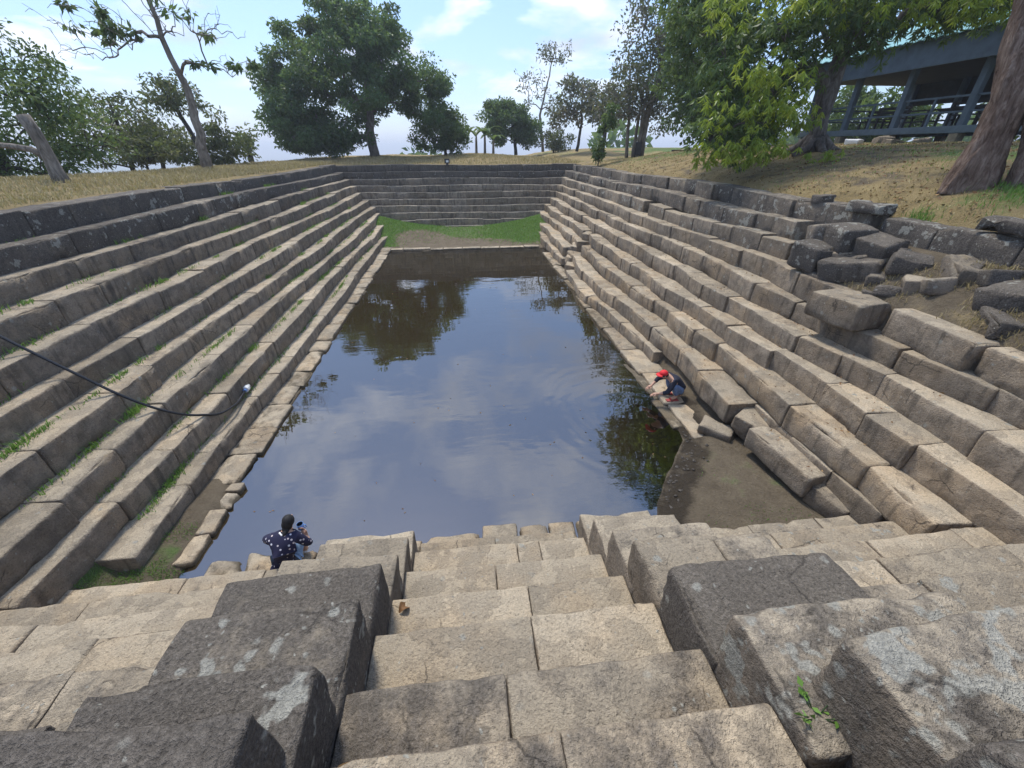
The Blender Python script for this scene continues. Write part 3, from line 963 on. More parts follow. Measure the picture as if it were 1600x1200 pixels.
loose(7.22, 6.85, 3.24, 0.95, 0.52, 0.42, -PI / 2 + 0.45, (0.1, -0.16), 'wedge-shaped slumped block leaning on the rubble', 0.55, 0.3, 0.0, rho=0.07)
loose(7.52, 7.45, 3.72, 0.62, 0.6, 0.5, -PI / 2 - 0.2, (0.08, 0.1), 'black block with grey-white lichened end in the rubble', 0.8, 0.75, 0.0, rho=0.06)
loose(7.45, 8.02, 3.66, 0.5, 0.5, 0.5, -PI / 2 - 0.5, (0.1, -0.2), 'small tilted block wedged behind the dark streaked one', 0.5, 0.4, 0.1, rho=0.07)
loose(7.62, 6.85, 3.60, 0.6, 0.5, 0.46, -PI / 2 + 0.1, (0.2, 0.1), 'reddish-brown block beside the lichened black block', 0.6, 0.1, 0.4, rho=0.06)
for i, (cx, cy, zt, s_, lab, dk) in enumerate([(7.55, 6.15, 3.46, 0.42, 'dark rounded boulder in the grassy rubble', 0.9), (7.75, 5.45, 3.50, 0.55, 'brown flat boulder under the black top row', 0.5),
                                      (7.62, 4.65, 3.40, 0.6, 'pointed black boulder with white lichen dots', 0.95), (7.9, 4.0, 3.55, 0.75, 'large smooth dark boulder under the leaning trunk bank', 0.7),
                                      (7.4, 5.75, 3.2, 0.4, 'small brown boulder below the dark rounded one', 0.4), (7.5, 3.1, 3.3, 0.7, 'broad dark boulder above the long pale-topped block', 0.75),
                                      (7.3, 6.35, 3.12, 0.34, 'small grey boulder at the wedge-shaped block', 0.6)]):
    loose(cx, cy, zt, s_ * 1.25, s_ * 0.95, s_ * 0.75, rnd.uniform(0, 3), (rnd.uniform(-.2, .2), rnd.uniform(-.2, .2)), lab, dk * 0.8, 0.45 if 'lichen' in lab else 0.12, 0.15,
          rho=0.16, amp=0.05, name='boulder')
for i, (cx, cy, zt, L_, lab) in enumerate([(8.02, 7.75, 4.10, 0.75, 'lichen-white flat block lying on top of the top row'), (8.12, 5.2, 4.10, 1.2, 'flaky dark slab on the black top row'),
                                  (8.1, 9.05, 4.12, 0.34, 'small round dark stone on the grass edge')]):
    loose(cx, cy, zt, L_, 0.36, 0.2, -PI / 2 + rnd.uniform(-.1, .1), (0.03, 0.03), lab, 0.75, 0.95 if i == 0 else 0.4, 0, rho=0.06, amp=0.03)
for i in range(26):
    cx = rnd.uniform(6.98, 7.78); cy = rnd.uniform(2.6, 7.7); s_ = rnd.uniform(0.16, 0.42)
    loose(cx, cy, gz(cx, cy) + s_ * rnd.uniform(0.12, 0.3), s_ * 1.4, s_, s_ * 0.7, rnd.uniform(0, 3), (rnd.uniform(-.3, .3), rnd.uniform(-.3, .3)), 'small dark stone half buried in the rubble slope',
          rnd.uniform(0.3, 0.9), rnd.uniform(0, 0.4), 0.2, rho=0.09, amp=0.035, group='stones half buried in the rubble slope', name='rubble_stone')
loose(-5.02, 7.72, 0.50, 0.30, 0.20, 0.15, 0.7, (0.05, 0.05), 'small striped grey stone lying next to the hose valve', 0.05, 0.5, 0, rho=0.05, amp=0.015, name='loose_stone')
for cx, cy, zt, s_, lab in [(5.05, 19.0, 0.62, 0.5, 'rounded tan boulder in the gap of the slumped rows'), (5.35, 19.6, 1.0, 0.45, 'pair-like rounded boulder above the tan one'),
                            (4.85, 18.3, 0.45, 0.5, 'tan boulder fallen nearest the water in the slump'), (5.9, 19.6, 1.55, 0.4, 'grey boulder bridging the slump higher up')]:
    loose(cx, cy, zt, s_ * 1.2, s_, s_ * 0.8, rnd.uniform(0, 3), (0.1, -0.1), lab, 0.15, 0, 0.5, rho=0.17, amp=0.04, name='boulder')


# ------------------------------------------------------------------ vegetation
def leaf_mesh(name, pos, dirs, length, width, mat, rng, tint, fold=0.25):
    n = len(pos)
    dirs = dirs / (np.linalg.norm(dirs, axis=1, keepdims=True) + 1e-9)
    rv = rng.normal(size=(n, 3))
    side = np.cross(dirs, rv); side /= (np.linalg.norm(side, axis=1, keepdims=True) + 1e-9)
    nrm = np.cross(side, dirs)
    ln = np.asarray(length)[:, None]; w = np.asarray(width)[:, None]
    b = pos; t = pos + dirs * ln - nrm * ln * fold * 0.5
    m = pos + dirs * ln * 0.42 + nrm * ln * fold * 0.25
    V = np.stack([b, m + side * w, t, m - side * w], 1).reshape(-1, 3)
    F = np.arange(4 * n).reshape(n, 4)
    me = mesh_data(name, V, F, mat, smooth=False)
    tv = np.repeat(np.clip(tint, 0, 1), 4).astype(np.float32)
    me.attributes.new('tint', 'FLOAT', 'POINT').data.foreach_set('value', tv)
    return me


def grow(trunk, tips, rng, seg=0.45, r_tip=0.012, power=0.46, wander=0.10, lift=0.25, r_max=None):
    """trunk: list of (x, y, z, r); tips: points the branches reach for -> tube geometry"""
    nodes = []; par = []; fixed = {}
    tp = [np.array(t[:3], float) for t in trunk]; tr = [t[3] for t in trunk]
    for i in range(len(tp) - 1):
        n = max(1, int(np.linalg.norm(tp[i + 1] - tp[i]) / seg))
        for k in range(n):
            f = k / n
            p = tp[i] * (1 - f) + tp[i + 1] * f + (rng.normal(size=3) * 0.03 * (1 if i + k else 0))
            nodes.append(p); par.append(len(nodes) - 2); fixed[len(nodes) - 1] = tr[i] * (1 - f) + tr[i + 1] * f
    nodes.append(tp[-1]); par.append(len(nodes) - 2); fixed[len(nodes) - 1] = tr[-1]
    ntr = len(nodes)
    first = max(1, int(ntr * 0.35))
    tops = np.array(nodes[first:])
    order = sorted(range(len(tips)), key=lambda i: np.min(np.linalg.norm(tops - tips[i], axis=1)))
    ends = []
    for i in order:
        t = np.array(tips[i], float)
        A = np.array(nodes[first:])
        d = np.linalg.norm(A - t, axis=1)
        hd = np.linalg.norm(A[:, :2] - t[:2], axis=1)
        cost = d + 0.9 * np.maximum(0, A[:, 2] - (t[2] - lift * hd))
        j = int(np.argmin(cost)) + first
        a = nodes[j]; L_ = np.linalg.norm(t - a)
        if L_ < 0.05: continue
        n = max(2, int(L_ / seg))
        ctrl = (a + t) / 2 + np.array([0, 0, lift * 0.6 * L_]) * (1 if t[2] > a[2] - 0.5 else 0.6) + rng.normal(size=3) * wander * L_ * 0.6
        prev = j
        for k in range(1, n + 1):
            f = k / n
            p = a * (1 - f) ** 2 + ctrl * 2 * f * (1 - f) + t * f * f
            if k < n: p = p + rng.normal(size=3) * wander * 0.28 * seg
            nodes.append(p); par.append(prev); prev = len(nodes) - 1
        ends.append(prev)
    cnt = np.zeros(len(nodes))
    for e in ends: cnt[e] += 1
    for i in range(len(nodes) - 1, 0, -1): cnt[par[i]] += cnt[i]
    rad = r_tip * np.maximum(cnt, 1) ** power
    for i in range(ntr): rad[i] = max(fixed[i], r_tip)
    for i in range(ntr, len(nodes)): rad[i] = min(rad[i], rad[par[i]] * 0.93)
    seen = set(range(ntr)); parts = [tube(nodes[:ntr], [rad[i] for i in range(ntr)], 10)]
    for e in sorted(ends, key=lambda e: -rad[e]):
        path = [e]
        while path[-1] not in seen:
            seen.add(path[-1]); path.append(par[path[-1]])
        if len(path) > 1:
            path = path[::-1]
            r = [rad[i] for i in path]; r[0] = min(r[0], r[1] * 1.15)
            parts.append(tube([nodes[i] for i in path], r, 6 if r[0] > 0.05 else 4, cap=False))
    return join(parts), np.array(nodes)


def clumps_in(ells, rng, shell=0.55):
    out = []
    for (c, r, n) in ells:
        c = np.array(c); r = np.array(r)
        for _ in range(n):
            v = rng.normal(size=3); v /= np.linalg.norm(v)
            out.append(c + v * r * (shell + (1 - shell) * rng.random()) ** 1.0 * rng.uniform(0.75, 1.0))
    return np.array(out)


def make_tree(label, trunk, ells, leaf_mat, bark, seed, n_leaf=60, leaf_len=0.3, leaf_w=0.3, clump_r=0.8, flat=0.65, droop=0.25, r_tip=0.014,
              group=None, name='tree', cat='tree', mode='cloud', shell=0.5, extra=None, lift=0.25, wander=0.1, tint_mu=0.45, roots=None, bare=0.0, seg=0.5):
    rng = np.random.default_rng(seed)
    bx, by, bz = trunk[0][:3]
    t = thing(name, label, cat, (bx, by, bz), group)
    tips = clumps_in(ells, rng, shell)
    (v, f), nodes = grow(trunk, tips, rng, seg=seg, r_tip=r_tip, lift=lift, wander=wander)
    if roots:
        v, f = join([(v, f)] + roots)
    v = np.asarray(v) - np.array([bx, by, bz])
    link('trunk', mesh_data('trunk', v, f, bark), t)
    P, Dv, T = [], [], []
    for c in tips:
        if rng.random() < bare: continue
        ct = rng.normal(0, 0.24)
        if mode == 'cloud':
            n = int(n_leaf * rng.uniform(0.6, 1.4))
            u = rng.normal(size=(n, 3)); u /= np.linalg.norm(u, axis=1, keepdims=True)
            rad = clump_r * rng.uniform(0.6, 1.25) * rng.random((n, 1)) ** 0.45
            p = c + u * rad * np.array([1, 1, flat])
            d = u * 0.6 + rng.normal(size=(n, 3)) * 0.55 + np.array([0, 0, -droop])
            P.append(p); Dv.append(d); T.append(tint_mu + ct + rng.normal(0, 0.17, n))
        else:                                   # whorls of long hanging leaves at the shoot ends
            for _ in range(int(n_leaf)):
                u = rng.normal(size=3); u /= np.linalg.norm(u)
                o = c + u * clump_r * rng.random() ** 0.5 * np.array([1, 1, flat])
                m = rng.integers(8, 13)
                ang = rng.random() * 6.28 + np.arange(m) * 2.4
                el = rng.uniform(-1.15, 0.15, m)
                d = np.stack([np.cos(ang) * np.cos(el), np.sin(ang) * np.cos(el), np.sin(el) - droop], 1)
                off = np.stack([0 * ang, 0 * ang, -0.012 * np.arange(m)], 1)
                P.append(o + off); Dv.append(d); T.append(tint_mu + ct + rng.normal(0, 0.10) + rng.normal(0, 0.07, m))
    if extra is not None:
        for p, d, tt in extra(rng): P.append(p); Dv.append(d); T.append(tt)
    if P:
        P = np.concatenate(P); Dv = np.concatenate(Dv); T = np.concatenate(T)
        n = len(P)
        me = leaf_mesh('crown', P - np.array([bx, by, bz]), Dv, leaf_len * rng.uniform(0.6, 1.3, n), leaf_w * 0.5 * rng.uniform(0.6, 1.2, n), leaf_mat, rng, T)
        link('crown', me, t)
    return t


# big round-crowned tree beyond the far bank
make_tree('huge round-crowned dark green tree behind the far bank, crown reaching the grass', [(-7.0, 40.5, 4.1, 0.42), (-7.1, 40.5, 6.2, 0.34), (-6.7, 40.5, 8.2, 0.26), (-6.9, 40.5, 10.5, 0.14)],
          [((-8.0, 40.5, 10.0), (6.9, 6.0, 3.9), 120), ((-6.8, 40.5, 12.9), (4.4, 4.0, 1.7), 46), ((-12.4, 40.5, 8.6), (3.2, 4.0, 3.3), 60), ((-2.4, 40.8, 8.8), (2.5, 4.0, 2.6), 34),
           ((-11.4, 39.5, 5.9), (3.7, 3.2, 1.6), 60), ((-9.0, 39.0, 6.0), (2.2, 2.0, 1.2), 14)],
          M_LEAF_DARK, M_BARK_GREY, 1, n_leaf=240, leaf_len=0.25, leaf_w=0.15, clump_r=0.88, flat=0.6, droop=0.4, r_tip=0.022)
make_tree('low bushy tree at the right foot of the huge round tree', [(-1.0, 41.5, 4.1, 0.16), (-1.2, 41.5, 6.0, 0.08)], [((-1.3, 41.5, 6.0), (2.8, 2.4, 1.8), 46), ((-1.0, 41.5, 7.4), (1.3, 1.2, 0.7), 8)],
          M_LEAF_MID, M_BARK_DARK, 2, n_leaf=190, leaf_len=0.22, leaf_w=0.14, clump_r=0.75, r_tip=0.012)
make_tree('lopped stub tree with a small leafy top', [(-16.6, 39.5, 4.0, 0.22), (-16.6, 39.5, 5.3, 0.20)], [((-16.6, 39.5, 5.4), (0.9, 0.9, 0.7), 14)], M_LEAF_MID, M_BARK_DARK, 3, n_leaf=40, leaf_len=0.25, leaf_w=0.14, clump_r=0.35)
make_tree('small dense dark tree on the crest beyond the far bank', [(6.4, 51, 4.3, 0.2), (6.2, 51, 6.4, 0.13), (5.7, 51, 8.2, 0.07)], [((5.3, 51, 7.2), (3.5, 3.0, 2.0), 60), ((4.8, 51, 8.9), (1.6, 1.6, 0.8), 12), ((7.6, 51, 6.4), (1.8, 2, 1.2), 16)],
          M_LEAF_DARK, M_BARK_DARK, 4, n_leaf=200, leaf_len=0.26, leaf_w=0.16, clump_r=0.8)
make_tree('tall thin almost leafless tree behind the small dense one', [(9.6, 52, 4.6, 0.17), (9.1, 52, 8.0, 0.12), (10.0, 52, 11.5, 0.07), (10.6, 52, 14.2, 0.03)],
          [((10.6, 52, 13.4), (2.4, 2.0, 1.5), 34), ((8.0, 52, 10.6), (1.9, 1.6, 2.0), 24), ((11.4, 52, 9.0), (2.2, 1.8, 1.8), 20)], M_LEAF_GREY, M_BARK_PALE, 5, n_leaf=12, leaf_len=0.3, leaf_w=0.16, clump_r=0.6, r_tip=0.016, lift=0.5)
make_tree('low pale olive bush on the crest', [(10.2, 49, 4.4, 0.1), (10.2, 49, 5.6, 0.05)], [((10.2, 49, 5.6), (2.3, 1.6, 1.0), 26)], M_LEAF_OLIVE, M_BARK_DARK, 6, n_leaf=60, leaf_len=0.26, leaf_w=0.16, clump_r=0.6, name='bush', cat='bush')
make_tree('slim open tree with reddish leaves on the crest', [(10.9, 42, 4.7, 0.14), (11.2, 42, 7.0, 0.10), (11.0, 42, 9.6, 0.05)], [((10.9, 42, 8.6), (2.3, 2.2, 2.3), 50), ((9.2, 42, 7.2), (1.2, 1.5, 1.0), 14)],
          M_LEAF_GREY, M_BARK_DARK, 7, n_leaf=34, leaf_len=0.3, leaf_w=0.18, clump_r=0.7, r_tip=0.012)
make_tree('tall many-stemmed grey tree with thinning leaves at the bank corner', [(13.3, 33, 4.3, 0.34), (13.4, 33, 6.2, 0.28), (13.8, 33, 8.5, 0.20), (14.2, 33, 11.0, 0.12), (14.6, 33, 13.6, 0.05)],
          [((13.2, 33, 9.0), (3.4, 3.0, 3.0), 110), ((14.0, 33, 12.4), (3.4, 3.0, 2.2), 90), ((11.2, 33, 7.6), (1.8, 2.0, 1.8), 40), ((15.0, 33, 7.4), (2.0, 2.0, 2.0), 40)], M_LEAF_GREY, M_BARK_PALE, 8,
          n_leaf=24, leaf_len=0.25, leaf_w=0.14, clump_r=0.7, r_tip=0.011, lift=0.45)
for i, (x_, y_, h_, sx) in enumerate([(12.45, 33.2, 6.5, -0.5), (12.85, 33.0, 5.6, 0.15), (13.05, 32.7, 7.2, 0.1)]):
    make_tree(['pale slim stem furthest from the stout grey trunk, in its clump', 'thin crooked stem in the middle of the clump', 'pale straight stem hugging the stout grey trunk'][i],
              [(x_, y_, gz(x_, y_) - 0.05, 0.13), (x_ + sx * 0.4, y_, 4.4 + h_ * 0.4, 0.10), (x_ + sx, y_, 4.4 + h_ * 0.8, 0.05)], [((x_ + sx, y_, 4.4 + h_ * 0.75), (1.4, 1.4, 1.4), 14)], M_LEAF_OLIVE, M_BARK_PALE, 30 + i,
              n_leaf=26, leaf_len=0.26, leaf_w=0.15, clump_r=0.6, r_tip=0.01)
make_tree('small tree with a straight dark trunk behind the leafy sapling', [(12.4, 39, 4.6, 0.16), (12.5, 39, 6.4, 0.12), (12.2, 39, 8.4, 0.05)], [((12.2, 39, 8.0), (2.0, 2.0, 1.9), 34)], M_LEAF_GREY, M_BARK_DARK, 34, n_leaf=40, leaf_len=0.28, leaf_w=0.17, clump_r=0.65)
make_tree('leafy upright sapling growing at the bank corner', [(8.45, 27.2, 4.0, 0.035), (8.5, 27.2, 5.2, 0.025), (8.75, 27.2, 6.6, 0.012)], [((8.5, 27.2, 5.0), (0.45, 0.5, 0.6), 16), ((8.75, 27.2, 6.2), (0.5, 0.5, 0.7), 16), ((8.95, 27.2, 6.9), (0.35, 0.35, 0.3), 6)],
          M_LEAF_MID, M_BARK_DARK, 9, n_leaf=40, leaf_len=0.18, leaf_w=0.1, clump_r=0.28, r_tip=0.006, name='sapling', cat='sapling', seg=0.25)
make_tree('dense mid-green tree filling the gap between grey stems and leafy spreading tree', [(15.0, 26, 4.6, 0.3), (14.6, 26, 7.5, 0.22), (14.2, 26, 11.0, 0.1)], [((13.6, 26, 9.0), (3.0, 3.0, 3.6), 90), ((15.5, 25.5, 7.0), (3.4, 3.0, 2.2), 60), ((14.0, 26, 12.6), (3.2, 3.0, 2.0), 50)],
          M_LEAF_MID, M_BARK_DARK, 10, n_leaf=64, leaf_len=0.26, leaf_w=0.15, clump_r=0.8, droop=0.35)
# spreading tree with young lime leaves, over the right bank
mango_roots = [tube([(12.0 + dx * 0.15, 14.6 + dy * 0.15, 5.25), (12.0 + dx * 0.5, 14.6 + dy * 0.5, 4.97), (12.0 + dx * 0.95, 14.6 + dy * 0.95, 4.80)], [0.2, 0.13, 0.06], 7) for dx, dy in ((-1, -0.4), (-0.2, -1), (0.8, -0.7), (-0.7, 0.8))]


def lime_shoots(rng):
    out = []
    for (c, r, n) in [((8.9, 12.7, 6.6), (1.0, 0.8, 0.65), 34), ((8.0, 12.6, 6.9), (0.9, 0.7, 0.5), 20), ((8.1, 12.4, 4.95), (0.8, 0.6, 0.42), 40), ((8.9, 12.3, 5.15), (0.7, 0.6, 0.35), 26),
                      ((9.6, 12.6, 5.9), (0.75, 0.6, 0.4), 28), ((8.6, 12.4, 5.9), (0.8, 0.6, 0.5), 26), ((7.3, 12.9, 5.9), (0.5, 0.6, 0.7), 18), ((7.3, 13.0, 5.0), (0.45, 0.5, 0.5), 14),
                      ((7.6, 13.6, 8.3), (0.9, 0.9, 0.6), 24), ((9.2, 13.0, 8.4), (1.3, 0.9, 0.5), 34), ((11.2, 12.6, 8.2), (1.4, 0.9, 0.5), 30), ((13.2, 12.8, 8.3), (1.2, 0.8, 0.4), 26), ((14.6, 12.8, 8.4), (1.2, .8, .4), 24),
                      ((10.6, 12.4, 4.9), (0.5, 0.5, 0.25), 8)]:
        c = np.array(c); r = np.array(r)
        for _ in range(int(n * 1.5)):
            u = rng.normal(size=3); u /= np.linalg.norm(u)
            o = c + u * r * rng.random() ** 0.4
            m = int(rng.integers(9, 14))
            ang = rng.random() * 6.28 + np.arange(m) * 2.4
            el = rng.uniform(-1.2, -0.05, m)
            d = np.stack([np.cos(ang) * np.cos(el), np.sin(ang) * np.cos(el), np.sin(el) - 0.35], 1)
            out.append((o + np.stack([0 * ang, 0 * ang, -0.012 * np.arange(m)], 1), d, 0.5 + rng.normal(0, 0.16) + rng.normal(0, 0.08, m)))
    return out


mango = make_tree('spreading evergreen tree with mottled trunk and hanging lime-green shoots over the bank', [(12.0, 14.6, 4.85, 0.36), (11.95, 14.6, 5.3, 0.26), (11.9, 14.6, 5.9, 0.25), (11.92, 14.6, 6.5, 0.30), (12.0, 14.7, 7.4, 0.22), (12.0, 14.8, 9.0, 0.15)],
          [((12.4, 15.0, 9.6), (4.4, 3.6, 2.3), 100), ((8.9, 14.2, 6.9), (2.1, 1.5, 1.5), 44), ((8.4, 13.6, 5.6), (1.3, 1.0, 0.8), 20), ((14.8, 14.2, 8.9), (2.6, 2.2, 0.8), 40), ((10.2, 13.6, 8.0), (2.2, 1.6, 0.8), 30), ((8.6, 15.6, 8.4), (1.3, 1.3, 1.0), 16), ((8.5, 17.2, 9.2), (1.7, 1.7, 1.9), 44), ((10.8, 16.6, 12.0), (3.2, 2.8, 1.8), 60)],
          M_LEAF_MID, M_BARK_GREY, 12, n_leaf=11, leaf_len=0.23, leaf_w=0.062, clump_r=0.75, flat=0.7, droop=0.35, mode='whorl', r_tip=0.016, roots=mango_roots, tint_mu=0.5, lift=0.3)
_r = np.random.default_rng(77)
_ls = lime_shoots(_r)
_P = np.concatenate([a for a, b, c in _ls]); _D = np.concatenate([b for a, b, c in _ls]); _T = np.concatenate([c for a, b, c in _ls])
tag(link('young_shoots', leaf_mesh('young_shoots', _P - np.array(mango.location), _D, 0.20 * _r.uniform(0.7, 1.25, len(_P)), 0.024 * _r.uniform(0.7, 1.2, len(_P)), M_LEAF_LIME, _r, _T), mango), 'hanging young lime-green leaves')
# leaning pine-barked trunk near the top of the right bank
def furrowed(path, radii, seed, sides=44, step=0.04, depth=0.085):
    P = np.array(path, float); seg = np.linalg.norm(np.diff(P, axis=0), axis=1); cum = np.concatenate([[0], np.cumsum(seg)])
    t = np.linspace(0, cum[-1], max(4, int(cum[-1] / step)))
    pts = np.stack([np.interp(t, cum, P[:, k]) for k in range(3)], 1); rr = np.interp(t, cum, radii)
    ker = np.ones(9) / 9
    for k in range(2):
        q = np.pad(pts[:, k], 4, mode='edge'); pts[:, k] = np.convolve(q, ker, 'valid')
    v, f = tube(pts.tolist(), rr.tolist(), sides)
    v = np.array(v); c = np.repeat(pts, sides, axis=0); d = v - c; ln = np.linalg.norm(d, axis=1, keepdims=True); d = d / ln
    w = np.concatenate([d * 6.5, np.repeat(t, sides)[:, None] * 1.6], 1)[:, [0, 1, 3]] + seed
    rid = np.abs(fbm(w, seed, 3) - 0.5) * 2
    lump = fbm(np.concatenate([d * 1.3, np.repeat(t, sides)[:, None] * 0.9], 1)[:, [0, 1, 3]] + 3 + seed, seed, 2) - 0.5
    v = v + d * ((rid - 0.4) * depth + lump * 0.16 * np.repeat(rr, sides) / 0.35)[:, None]
    return v, f


big_roots = [furrowed([(9.5, 7.3, 6.3), (9.68, 7.0, 5.6), (9.85, 6.78, 5.0), (9.98, 6.62, 4.3)], [0.12, 0.22, 0.30, 0.42], 4),
             furrowed([(9.40, 7.35, 5.3), (9.24, 7.38, 4.8), (9.08, 7.35, 4.25)], [0.20, 0.20, 0.17], 7),
             furrowed([(9.45, 7.25, 4.25), (9.42, 7.28, 4.75), (9.38, 7.35, 5.8), (9.3, 7.7, 7.2), (9.3, 8.0, 9.0), (9.5, 8.2, 10.6)], [0.32, 0.28, 0.25, 0.235, 0.21, 0.15], 2)]
make_tree('leaning reddish-barked trunk with a swollen foot on the grass bank', [(9.45, 7.25, 4.25, 0.30), (9.42, 7.28, 4.75, 0.22), (9.38, 7.35, 5.8, 0.19), (9.3, 7.7, 7.2, 0.18), (9.3, 8.0, 9.0, 0.16), (9.5, 8.2, 11.0, 0.15)],
          [((9.8, 8.6, 12.2), (3.2, 3.0, 1.6), 50), ((9.7, 9.6, 9.0), (1.2, 1.2, 0.8), 12)], M_LEAF_DARK, M_BARK_BROWN, 13, n_leaf=60, leaf_len=0.22, leaf_w=0.08, clump_r=0.7, droop=0.4, roots=big_roots, r_tip=0.014)
# left bank trees
make_tree('full green tree past the crest behind the broken trunk', [(-17.5, 19.5, 2.6, 0.3), (-17.0, 19.3, 4.6, 0.24), (-16.4, 19.2, 6.6, 0.14)], [((-16.2, 19.2, 6.6), (3.6, 3.2, 2.1), 80), ((-14.0, 19.2, 5.6), (1.7, 2.0, 1.4), 26), ((-17.2, 19.0, 8.2), (2.2, 2.2, 0.9), 22), ((-16.0, 18.2, 4.6), (2.6, 2.0, 0.9), 26)],
          M_LEAF_MID, M_BARK_DARK, 14, n_leaf=85, leaf_len=0.18, leaf_w=0.08, clump_r=0.7, droop=0.45)
make_tree('slender tree with layered airy foliage past the crest', [(-17.0, 26, 2.4, 0.14), (-16.8, 26, 4.6, 0.10), (-16.7, 26, 7.0, 0.05)], [((-16.7, 26, 6.0), (2.2, 2.2, 1.6), 44), ((-15.2, 26, 5.4), (1.6, 1.6, 0.7), 18), ((-18.0, 26, 4.9), (1.4, 1.4, 0.8), 16)],
          M_LEAF_OLIVE, M_BARK_DARK, 15, n_leaf=50, leaf_len=0.22, leaf_w=0.1, clump_r=0.6, flat=0.45)
make_tree('yellow-green feathery young tree at the crest', [(-15.4, 25, 3.0, 0.08), (-15.5, 25, 4.6, 0.05)], [((-15.5, 25, 4.9), (1.4, 1.4, 0.7), 26)], M_LEAF_OLIVE, M_BARK_DARK, 16, n_leaf=70, leaf_len=0.22, leaf_w=0.09, clump_r=0.5, flat=0.5, tint_mu=0.7)
make_tree('drooping vine-hung tree behind the bare leaning tree', [(-14.8, 30, 3.4, 0.18), (-15.6, 30, 6.0, 0.12), (-16.4, 30, 8.4, 0.06)], [((-15.8, 30, 7.6), (1.9, 1.4, 1.1), 26), ((-13.8, 30, 5.6), (1.5, 1.3, 1.6), 22), ((-15.2, 30, 4.7), (2.6, 1.5, 0.8), 30)],
          M_LEAF_OLIVE, M_BARK_DARK, 17, n_leaf=60, leaf_len=0.24, leaf_w=0.12, clump_r=0.6, droop=0.6, lift=0.1)
make_tree('airy brownish thicket tree beside the vine-hung tree', [(-18.5, 31, 2.6, 0.16), (-18.2, 31, 5.4, 0.08)], [((-18.0, 31, 5.4), (2.6, 2.0, 1.2), 36)], M_LEAF_GREY, M_BARK_DARK, 18, n_leaf=60, leaf_len=0.24, leaf_w=0.12, clump_r=0.7)
# bare leaning tree: spreading twigs, a few leaf tufts
_rb = np.random.default_rng(5)
bare = make_tree('tall leaning half-bare tree with spreading pale twigs and a few leaf tufts', [(-12.25, 24, 4.0, 0.26), (-12.05, 24, 5.6, 0.19), (-11.95, 24, 7.2, 0.145), (-12.2, 24, 8.4, 0.115), (-12.3, 24, 10.3, 0.08), (-12.5, 24, 12.0, 0.04)],
          [((-14.6, 24, 9.5), (2.9, 2.4, 0.9), 90), ((-10.8, 24, 9.6), (2.2, 2.2, 0.9), 80), ((-12.6, 24, 10.9), (3.4, 2.6, 1.0), 90), ((-10.1, 24, 8.2), (1.7, 1.6, 0.5), 44), ((-15.2, 24, 8.6), (2.2, 1.6, 0.4), 34)],
          M_LEAF_MID, M_BARK_PALE, 19, n_leaf=30, leaf_len=0.30, leaf_w=0.15, clump_r=0.24, droop=0.7, r_tip=0.0075, bare=0.93, lift=0.30, wander=0.16, shell=0.35)
# broken trunk with a side limb
trk = thing('broken_trunk', 'pale broken-off trunk with one crooked side limb, on the dry grass crest', 'tree trunk', (-11.05, 14, 4.12))
v, f = join([tube([(0.05, 0, -0.1), (0.0, 0, 0.3), (-0.02, 0, 0.7), (-0.06, 0, 1.2), (-0.14, 0, 1.62)], [0.24, 0.18, 0.155, 0.15, 0.16], 11),
             tube([(-0.02, 0, 0.62), (-0.35, 0.02, 0.86), (-0.8, 0.05, 0.93), (-1.4, 0.05, 0.98), (-2.2, 0.1, 1.05), (-3.0, 0.2, 0.98)], [0.12, 0.085, 0.075, 0.07, 0.06, 0.045], 8)])
v = np.asarray(v); v += (fbm(v * 4, 3, 2) - 0.5)[:, None] * 0.06
link('trunk', mesh_data('trunk', v, f, M_BARK_PALE), trk)


# banana clumps on the crest
def banana(x, y, h, seed, label):
    rng = np.random.default_rng(seed)
    t = thing('banana_plant', label, 'plant', (x, y, gz(x, y) - 0.05), 'banana plants on the crest')
    v, f = tube([(0, 0, 0), (0.03, 0, h * 0.5), (0.05, 0, h * 0.62)], [0.14, 0.11, 0.07], 7)
    link('stem', mesh_data('stem', v, f, M_BARK_PALE), t)
    for i in range(7):
        a = i * 2.4 + rng.random(); L_ = h * rng.uniform(0.75, 1.1)
        V, Fq = [], []
        for k in range(7):
            s_ = k / 6
            r_ = L_ * s_ * 0.75; z_ = h * 0.6 + L_ * (0.9 * s_ - 0.85 * s_ * s_)
            w = 0.27 * math.sin(PI * (0.12 + 0.85 * s_))
            c = np.array([math.cos(a) * r_, math.sin(a) * r_, z_]); sd_ = np.array([-math.sin(a), math.cos(a), 0]) * w
            V += [tuple(c + sd_ + np.array([0, 0, 0.03])), tuple(c), tuple(c - sd_ + np.array([0, 0, 0.03]))]
            if k: b = (k - 1) * 3; Fq += [(b, b + 1, b + 4, b + 3), (b + 1, b + 2, b + 5, b + 4)]
        me = mesh_data('leaf', V, Fq, M_LEAF_MID)
        me.attributes.new('tint', 'FLOAT', 'POINT').data.foreach_set('value', np.full(len(V), 0.4 + 0.4 * rng.random(), np.float32))
        link('leaf', me, t)


banana(1.9, 47.5, 2.6, 1, 'banana plant closest to the low bushy tree')
banana(2.8, 48.0, 2.9, 2, 'tallest banana plant, in the middle of the three')
banana(3.6, 47.2, 2.2, 3, 'shortest banana plant, next to the small dense tree')
